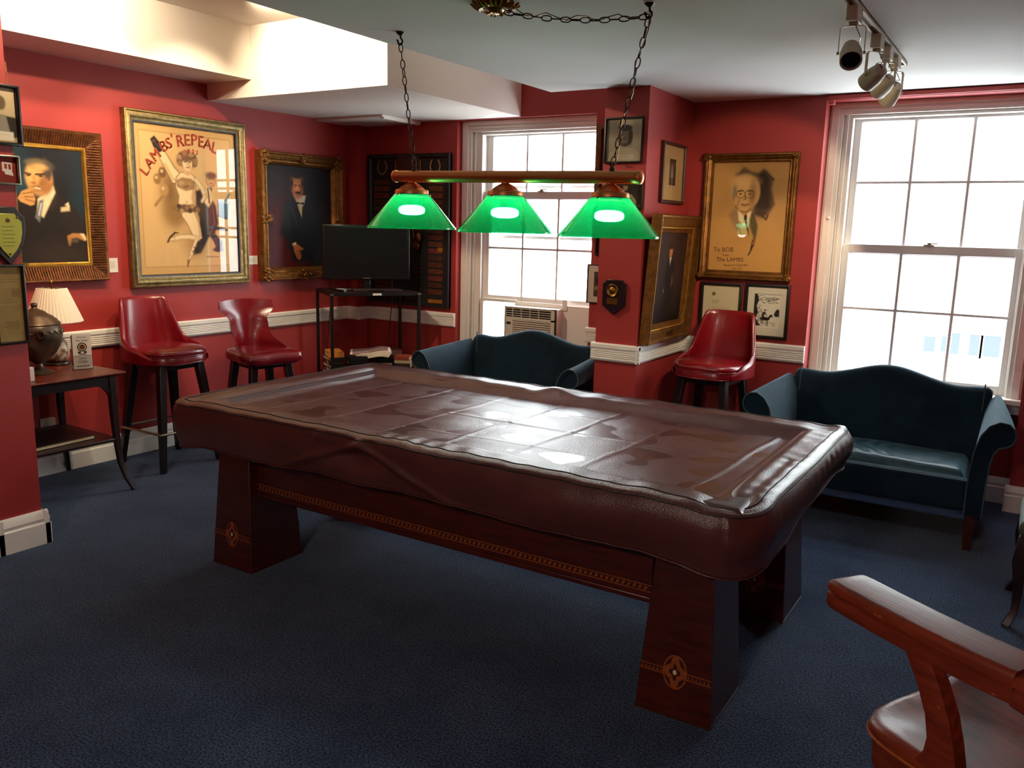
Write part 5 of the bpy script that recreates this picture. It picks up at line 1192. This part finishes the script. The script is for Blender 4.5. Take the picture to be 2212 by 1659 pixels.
for z in (.225, .105): MB().box((-aw + .022, -.016, z), (-aw + .064, -.011, z + .020)).build('control_button', DARKSLOT, ac, bevel=.003)
m = MB()
for k in range(5): m.lathe([(0, .003), (.003, .002), (.0035, 0)], n=8).tf(Matrix.Identity(4))
m = MB(); [m.box((-aw + .028 + .012 * (k % 3), -.0125, .145 + .018 * (k // 3)), (-aw + .035 + .012 * (k % 3), -.0118, .148 + .018 * (k // 3))) for k in range(9)]; m.build('control_marks', PLASTICD, ac)

# ------------------------------------------------------------------ television, stand and books
SA = math.radians(57); SC = Vector((.553, -.500, 0)); SM = Matrix.Translation(SC) @ Matrix.Rotation(SA, 4, 'Z')
ts = thing('tv_stand', 'open black metal stand with glassy shelves in the corner, carrying the television', 'tv stand', SC, SA)
TT = 1.105
for sx_ in (-1, 1):
    for sy_ in (-1, 1):
        MB().box((sx_ * .366 - .0115, sy_ * .262 - .0115, 0), (sx_ * .366 + .0115, sy_ * .262 + .0115, TT)).build('post', BLACKM, ts)
m = MB()
for s in (-1, 1): m.box((-.377, s * .262 - .011, TT - .024), (.377, s * .262 + .011, TT)); m.box((s * .366 - .011, -.262, TT - .024), (s * .366 + .011, .262, TT))
tr = m.build('top_rail', BLACKM, ts)
MB().box((-.36, -.255, TT - .012), (.36, .255, TT + .004)).build('top_shelf', DARKW, ts)
for s in (-1, 1): MB().box((s * .366 - .016, -.2785, TT - .018), (s * .366 + .016, -.273, TT - .004)).build('corner_clip', STEEL, ts)
lb = MB().box((-.032, -.2755, TT - .020), (.042, -.2728, TT - .003)).build('label_strip', PAPER, ts)
m = MB(); v, f = text_geo('TV GUIDE', .010); m.add([(p[0] + .005, -.2758, p[1] + TT - .0115) for p in v], f)
SHZ = .405
m = MB(); m.box((-.36, -.255, SHZ - .018), (.36, .255, SHZ)); m.build('lower_shelf', BLACKP, ts)
tv = thing('television', 'black flat television on the open metal stand', 'television', SM @ Vector((.0, .03, TT + .004)), SA - .19)
MB().box((-.362, -.022, .085), (.362, .030, .538)).build('bezel', BLACKP, tv, bevel=.006)
MB().box((-.334, -.0235, .118), (.334, -.0215, .514)).build('screen', SCREEN, tv)
MB().box((-.20, -.09, 0), (.20, .10, .014)).build('stand_base', BLACKP, tv, bevel=.004)
MB().box((-.032, -.01, .012), (.032, .035, .10)).build('neck', BLACKP, tv, bevel=.004)
MB().box((-.030, -.0228, .095), (.030, -.0222, .102)).build('maker_mark', STEEL, tv)
for x0, x1 in ((-.30, -.34), (.22, .17)):
    MB().tube([(x0, .05, .2), (x0 - .0, .09, -.15), (x0 + (x1 - x0) * .6, .12, -.45), (x1, .13, -.72)], .004, 6).build('cable', BLACKM, tv)
dv = thing('disc_player', 'flat dark disc player in front of the television foot', 'disc player', SM @ Vector((.03, -.165, TT + .004)), SA - .1)
MB().box((-.20, -.065, 0), (.20, .065, .020)).build('case', mat('dark_brown_case', '2a1c1c', .35), dv, bevel=.003); MB().box((-.08, -.0665, .006), (.05, -.065, .012)).build('disc_tray', BLACKP, dv)
rm = thing('remote_control', 'small black remote control with a white face on the top of the metal stand', 'remote', SM @ Vector((-.265, -.13, TT + .004)), SA + .5)
MB().box((-.025, -.07, 0), (.025, .07, .02)).build('case', BLACKP, rm, bevel=.005); MB().box((-.018, -.055, .0195), (.018, .03, .0215)).build('keypad', PAPER, rm)
COV = {}
def book(loc, rz, sx_, sy_, h, cover, label, group, pages=PAPERC):
    t = thing('book', label, 'book', SM @ Vector(loc), SA + rz, group)
    if cover not in COV: COV[cover] = mat('book_cover_' + cover, cover, .4)
    MB().box((-sx_, -sy_, 0), (sx_, sy_, .0025)).box((-sx_, -sy_, h - .0025), (sx_, sy_, h)).box((-sx_, -sy_, 0), (-sx_ + .003, sy_, h)).build('cover', COV[cover], t)
    MB().box((-sx_ + .003, -sy_ + .003, .0025), (sx_ - .004, sy_ - .003, h - .0025)).build('pages', pages, t)
    return t
G = 'books and discs on the lower shelf of the metal stand'
z = SHZ
for k, (c, h, rz, lab) in enumerate((('3a1a3a', .030, .1, 'purple book at the bottom of the pile under the orange book'), ('3c4a78', .030, -.05, 'blue book in the pile under the orange book, second from its bottom'), ('15100e', .032, .06, 'black book in the middle of the pile under the orange book'), ('20140f', .026, -.1, 'brown-black book with cream pages, in the pile under the orange book'), ('1a1412', .030, .05, 'dark book with pale page edges directly under the orange book'), ('c47a28', .044, -.05, 'orange covered thick book topmost of its pile on the lower shelf'))):
    book((-.285, .03, z), 1.57 + rz, .115, .062, h, c, lab, G); z += h + .0006
z = SHZ
for k, (h, lab) in enumerate(((.032, 'black slipcase at the bottom of the dark stack beside the orange book pile'), (.030, 'black slipcase second from the bottom of the dark stack beside the orange book pile'), (.032, 'black slipcase third from the bottom of the dark stack beside the orange book pile'), (.030, 'black slipcase next to the top of the dark stack beside the orange book pile'), (.034, 'black slipcase topmost of the dark stack beside the orange book pile'))):
    book((-.115, -.06, z), 1.5 + .04 * (k % 2), .095, .075, h, '100e0e', lab, G, BLACKM); z += h + .0006
book((-.235, -.195, SHZ), .35, .07, .045, .05, 'b59a70', 'small tan book standing low in front of the orange book pile', G)
book((-.10, -.205, SHZ), .1, .085, .05, .035, '2a2320', 'dark book lying low in front of the dark stack', G)
z = SHZ
for k, (c, h, lab) in enumerate((('141210', .045, 'black box book under the newspapers, bottom one'), ('1a1614', .045, 'black box book under the newspapers, middle one'), ('16120f', .040, 'black box book directly under the newspapers'))):
    book((.10, .02, z), .03 * k, .085, .12, h, c, lab, G, PAPERC if k == 1 else BLACKM); z += h + .0006
for k, (c, h, lab) in enumerate((('191514', .060, 'black book at the bottom of the pile behind the newspapers'), ('17120f', .060, 'black book in the middle of the pile behind the newspapers'), ('7a5040', .050, 'brown covered book topmost of the pile behind the newspapers'))):
    book((.27, .15, SHZ + .0606 * k), 1.5, .075, .06, h, c, lab, G)
for k, (c, h, lab) in enumerate((('1c1613', .050, 'dark book at the bottom of the pile next to the sofa armrest'), ('2a201a', .045, 'dark brown book second from the bottom of the pile next to the sofa armrest'), ('b0a080', .028, 'cream edged book second from the top of the pile next to the sofa armrest'), ('8a3c28', .026, 'red and tan covered book topmost of the pile next to the sofa armrest'))):
    book((.275, -.13, SHZ + (.0, .0506, .0962, .1248)[k]), 1.2 - .05 * k, .085, .065, h, c, lab, G)
# loosely folded newspapers
z = SHZ + .133
PG = mat('newspaper_front', 'b39a94', .75, c2='7c4a48', vscale=14)
for k in range(4):
    n_ = thing('newspaper', ('folded newspaper at the bottom of the newspaper heap', 'folded newspaper second from the bottom of the newspaper heap', 'folded newspaper second from the top of the newspaper heap', 'folded newspaper with a pinkish front page on top of the heap')[k], 'newspaper', SM @ Vector((.02, .0, z)), SA - .40 + .04 * k, 'newspapers on the lower shelf of the metal stand')
    def sheet(u, v, h=0.0):
        x, y = (u - .5) * .34, (v - .5) * .27
        return (x, y, .004 + h + .020 * math.exp(-((x - .10) / .09) ** 2) - .035 * sst(.06, .17, -x) * sst(-.05, .14, -y) + .004 * math.sin(9 * x + 5 * y))
    m = MB().grid(sheet, 20, 14).grid(lambda u, v: sheet(u, v, .010), 20, 14)
    m2 = [sheet(u, v, hh) for u, v in [(i / 20, 0) for i in range(21)] + [(1, j / 14) for j in range(1, 15)] + [(i / 20, 1) for i in range(19, -1, -1)] + [(0, j / 14) for j in range(13, 0, -1)] for hh in (0, .010)]
    L2 = len(m2) // 2; m.add(m2, [(2 * i, 2 * ((i + 1) % L2), 2 * ((i + 1) % L2) + 1, 2 * i + 1) for i in range(L2)])
    pg = m.build('pages', SHADEC, n_)
    if k == 3: MB().grid(lambda u, v: sheet(.06 + .88 * u, .06 + .88 * v, .0108), 20, 14).build('front_page', PG, n_)
    z += .0115

# ------------------------------------------------------------------ captain's chair (tall swivel kind) in the corner of the view
fa = math.atan2(.53, -.85)
ch = thing('captains_chair', 'worn red-brown wooden high armchair with a saddle seat and bowed arm rail', 'chair', (5.493, -4.072, 0), fa)
ST = .72
def outline(q, k):
    c, s = math.cos(q), math.sin(q)
    x = math.copysign(abs(c) ** .40, c) * (.255 if c > 0 else .225); y = math.copysign(abs(s) ** .42, s) * (.308 + .015 * c)
    return x * k, y * k
rings = []; NQ = 64
for k, dz in ((.93, -.105), (.965, -.10), (.975, -.050), (.985, -.030), (1.0, -.026), (1.005, -.014), (.995, -.004), (.97, .001), (.93, .001), (.85, -.004), (.7, -.012), (.5, -.017), (.25, -.018), (.02, -.018)):
    ring = []
    for j in range(NQ):
        x, y = outline(2 * PI * j / NQ, k)
        ridge = .014 * math.exp(-(y / .06) ** 2) * sst(-.02, .2, x) if dz > -.02 and k < .99 else 0
        front = -.010 * sst(.15, .23, x) * (1 - math.exp(-(y / .05) ** 2)) if dz > -.02 else 0
        ring.append((x, y, ST + dz + ridge * (k < .95) + front))
    rings.append(ring)
se_ = MB().loft(rings).build('seat', CHAIRW, ch, angle=50)
MB().tube([(outline(2 * PI * j / NQ, 1.0)[0], outline(2 * PI * j / NQ, 1.0)[1], ST - .028) for j in range(NQ)], .004, 6, loop=True).build('seat_bead', INLAY, se_)
PRF = [(-.046, -.027), (.046, -.027), (.049, -.020), (.049, .001), (.0425, .004), (.0425, .006), (.049, .009), (.0490, .017), (.0470, .0225), (.0425, .0262), (.036, .0272), (-.036, .0272), (-.0425, .0262), (-.0470, .0225), (-.0490, .017), (-.049, .009), (-.0425, .006), (-.0425, .004), (-.049, .001), (-.049, -.020)]
AZ = .972
for s in (-1, 1):
    P = [(.276, .322), (.272, .322), (.264, .323), (.245, .325), (.16, .331), (.08, .334), (0, .334), (-.06, .331), (-.10, .327)]
    MB().sweep([(x, s * y, AZ) for x, y in P], PRF, 0, [(.86, .80), (.93, .93), (.97, .98), (1, 1), (1, 1), (1, 1), (1, 1), (1, 1), (.96, 1)], up=(0, 0, 1)).build('arm', CHAIRW, ch, angle=32)
    pw = [(.110, .326, .960), (.088, .325, .925), (.062, .322, .88), (.043, .316, .83), (.036, .308, .78), (.040, .298, .74), (.055, .288, .70)]
    MB().sweep([(x, s * y, z) for x, y, z in pw], [(-.5, -.35), (-.42, -.5), (.42, -.5), (.5, -.35), (.5, .35), (.42, .5), (-.42, .5), (-.5, .35)], 0, [(.032, .044), (.032, .046), (.034, .046), (.036, .047), (.036, .052), (.036, .064), (.036, .080)], up=(1, 0, .3)).build('arm_post', CHAIRW, ch, angle=45)
P = [(-.098, .331), (-.13, .328), (-.20, .315), (-.27, .265), (-.315, .15), (-.33, 0)]
P = P + [(x, -y) for x, y in P[-2::-1]]
MB().sweep([(x, y, AZ - .006 + .045 * sst(-.15, -.31, x) * 1) for x, y in P], PRF, 0, [(.86, .92)] + [(.9, 1.15)] * (len(P) - 2) + [(.86, .92)], up=(0, 0, 1)).build('back_rail', CHAIRW, ch, angle=50)
for q in (-50, -25, 0, 25, 50):
    a = math.radians(180 + q)
    MB().tube([(.20 * math.cos(a), .27 * math.sin(a), ST - .01), (.25 * math.cos(a), .30 * math.sin(a), .85), (.315 * math.cos(a), .335 * math.sin(a), .985)], [.012, .017, .011], 10).build('spindle', CHAIRW, ch)
MB().lathe([(.09, .50), (.10, .52), (.10, .56), (.06, .58), (.06, .62)], n=24).build('swivel_plate', BLACKM, ch)
for sx_ in (-1, 1):
    for sy_ in (-1, 1):
        MB().tube([(sx_ * .10, sy_ * .10, .56), (sx_ * .155, sy_ * .155, .30), (sx_ * .21, sy_ * .21, 0)], [.024, .022, .016], 12).build('leg', CHAIRW, ch)
for s in (-1, 1):
    MB().cyl((s * .165, -.165, .24), (s * .165, .165, .24), .010, n=10).build('stretcher', CHAIRW, ch)
    MB().cyl((-.165, s * .165, .28), (.165, s * .165, .28), .010, n=10).build('stretcher', CHAIRW, ch)

# side chair whose front leg shows at the edge of the view
dc = thing('side_chair', 'dark wooden side chair with olive green seat and curved legs, cut by the picture edge', 'chair', (5.625, -1.600, 0), PI)
MB().loft([[(sx_ * (.225 - k), sy_ * (.225 - k), z) for sx_, sy_ in ((-1, -1), (1, -1), (1, 1), (-1, 1))] for k, z in ((0, .415), (-.004, .44), (.0, .475), (.03, .492), (.10, .50))]).build('seat', VELVETG, dc, bevel=.012, seg=3)
MB().box((-.222, -.222, .36), (.222, .222, .416)).build('seat_rail', DARKW, dc, bevel=.004)
for sx_ in (-1, 1):
    for sy_ in (-1, 1):
        q = [(.195, .195, .40), (.212, .212, .30), (.200, .200, .16), (.205, .205, .06), (.232, .232, 0)]
        MB().sweep([(sx_ * a, sy_ * b2, z) for a, b2, z in q], [(-.5, -.5), (.5, -.5), (.5, .5), (-.5, .5)], 0, [.058, .052, .036, .028, .034], up=(1, 0, 0)).build('leg', DARKW, dc, bevel=.003)
for s in (-1, 1): MB().bar((-.205, s * .19, .40), (-.28, s * .20, .92), .036, .028).build('back_post', DARKW, dc)
MB().box((-.295, -.22, .86), (-.265, .22, .94)).build('crest_rail', DARKW, dc, bevel=.01); MB().box((-.262, -.07, .45), (-.245, .07, .87)).build('splat', DARKW, dc)

# ------------------------------------------------------------------ across the street
FAC = mat('pale_stone_front', 'd9d6cf', .8, var=.08, vscale=.6); WIN = mat('dark_window_glass', '1b242c', .12)
bd = thing('building', 'pale stone building front across the street, seen through the sash windows', 'building', (3.0, 12.0, -9))
MB().box((-14, 0, 0), (8, 6, 14)).box((-14, -.25, 13.6), (8, 0, 14)).box((-14, -.12, 8.9), (8, 0, 9.1)).build('wall', FAC, bd)
for x0, x1, z0, z1 in ((.60, .80, 8.50, 8.79), (.90, 1.00, 8.52, 8.82), (1.05, 1.21, 8.49, 8.94), (1.37, 1.54, 8.50, 8.95), (1.60, 1.88, 8.50, 8.96)):
    fr = MB().box((x0 - .05, -.06, z0 - .05), (x1 + .05, .02, z1 + .05)).build('window', FAC, bd)
    MB().box((x0, -.07, z0), (x1, -.055, z1)).build('pane', WIN, fr)
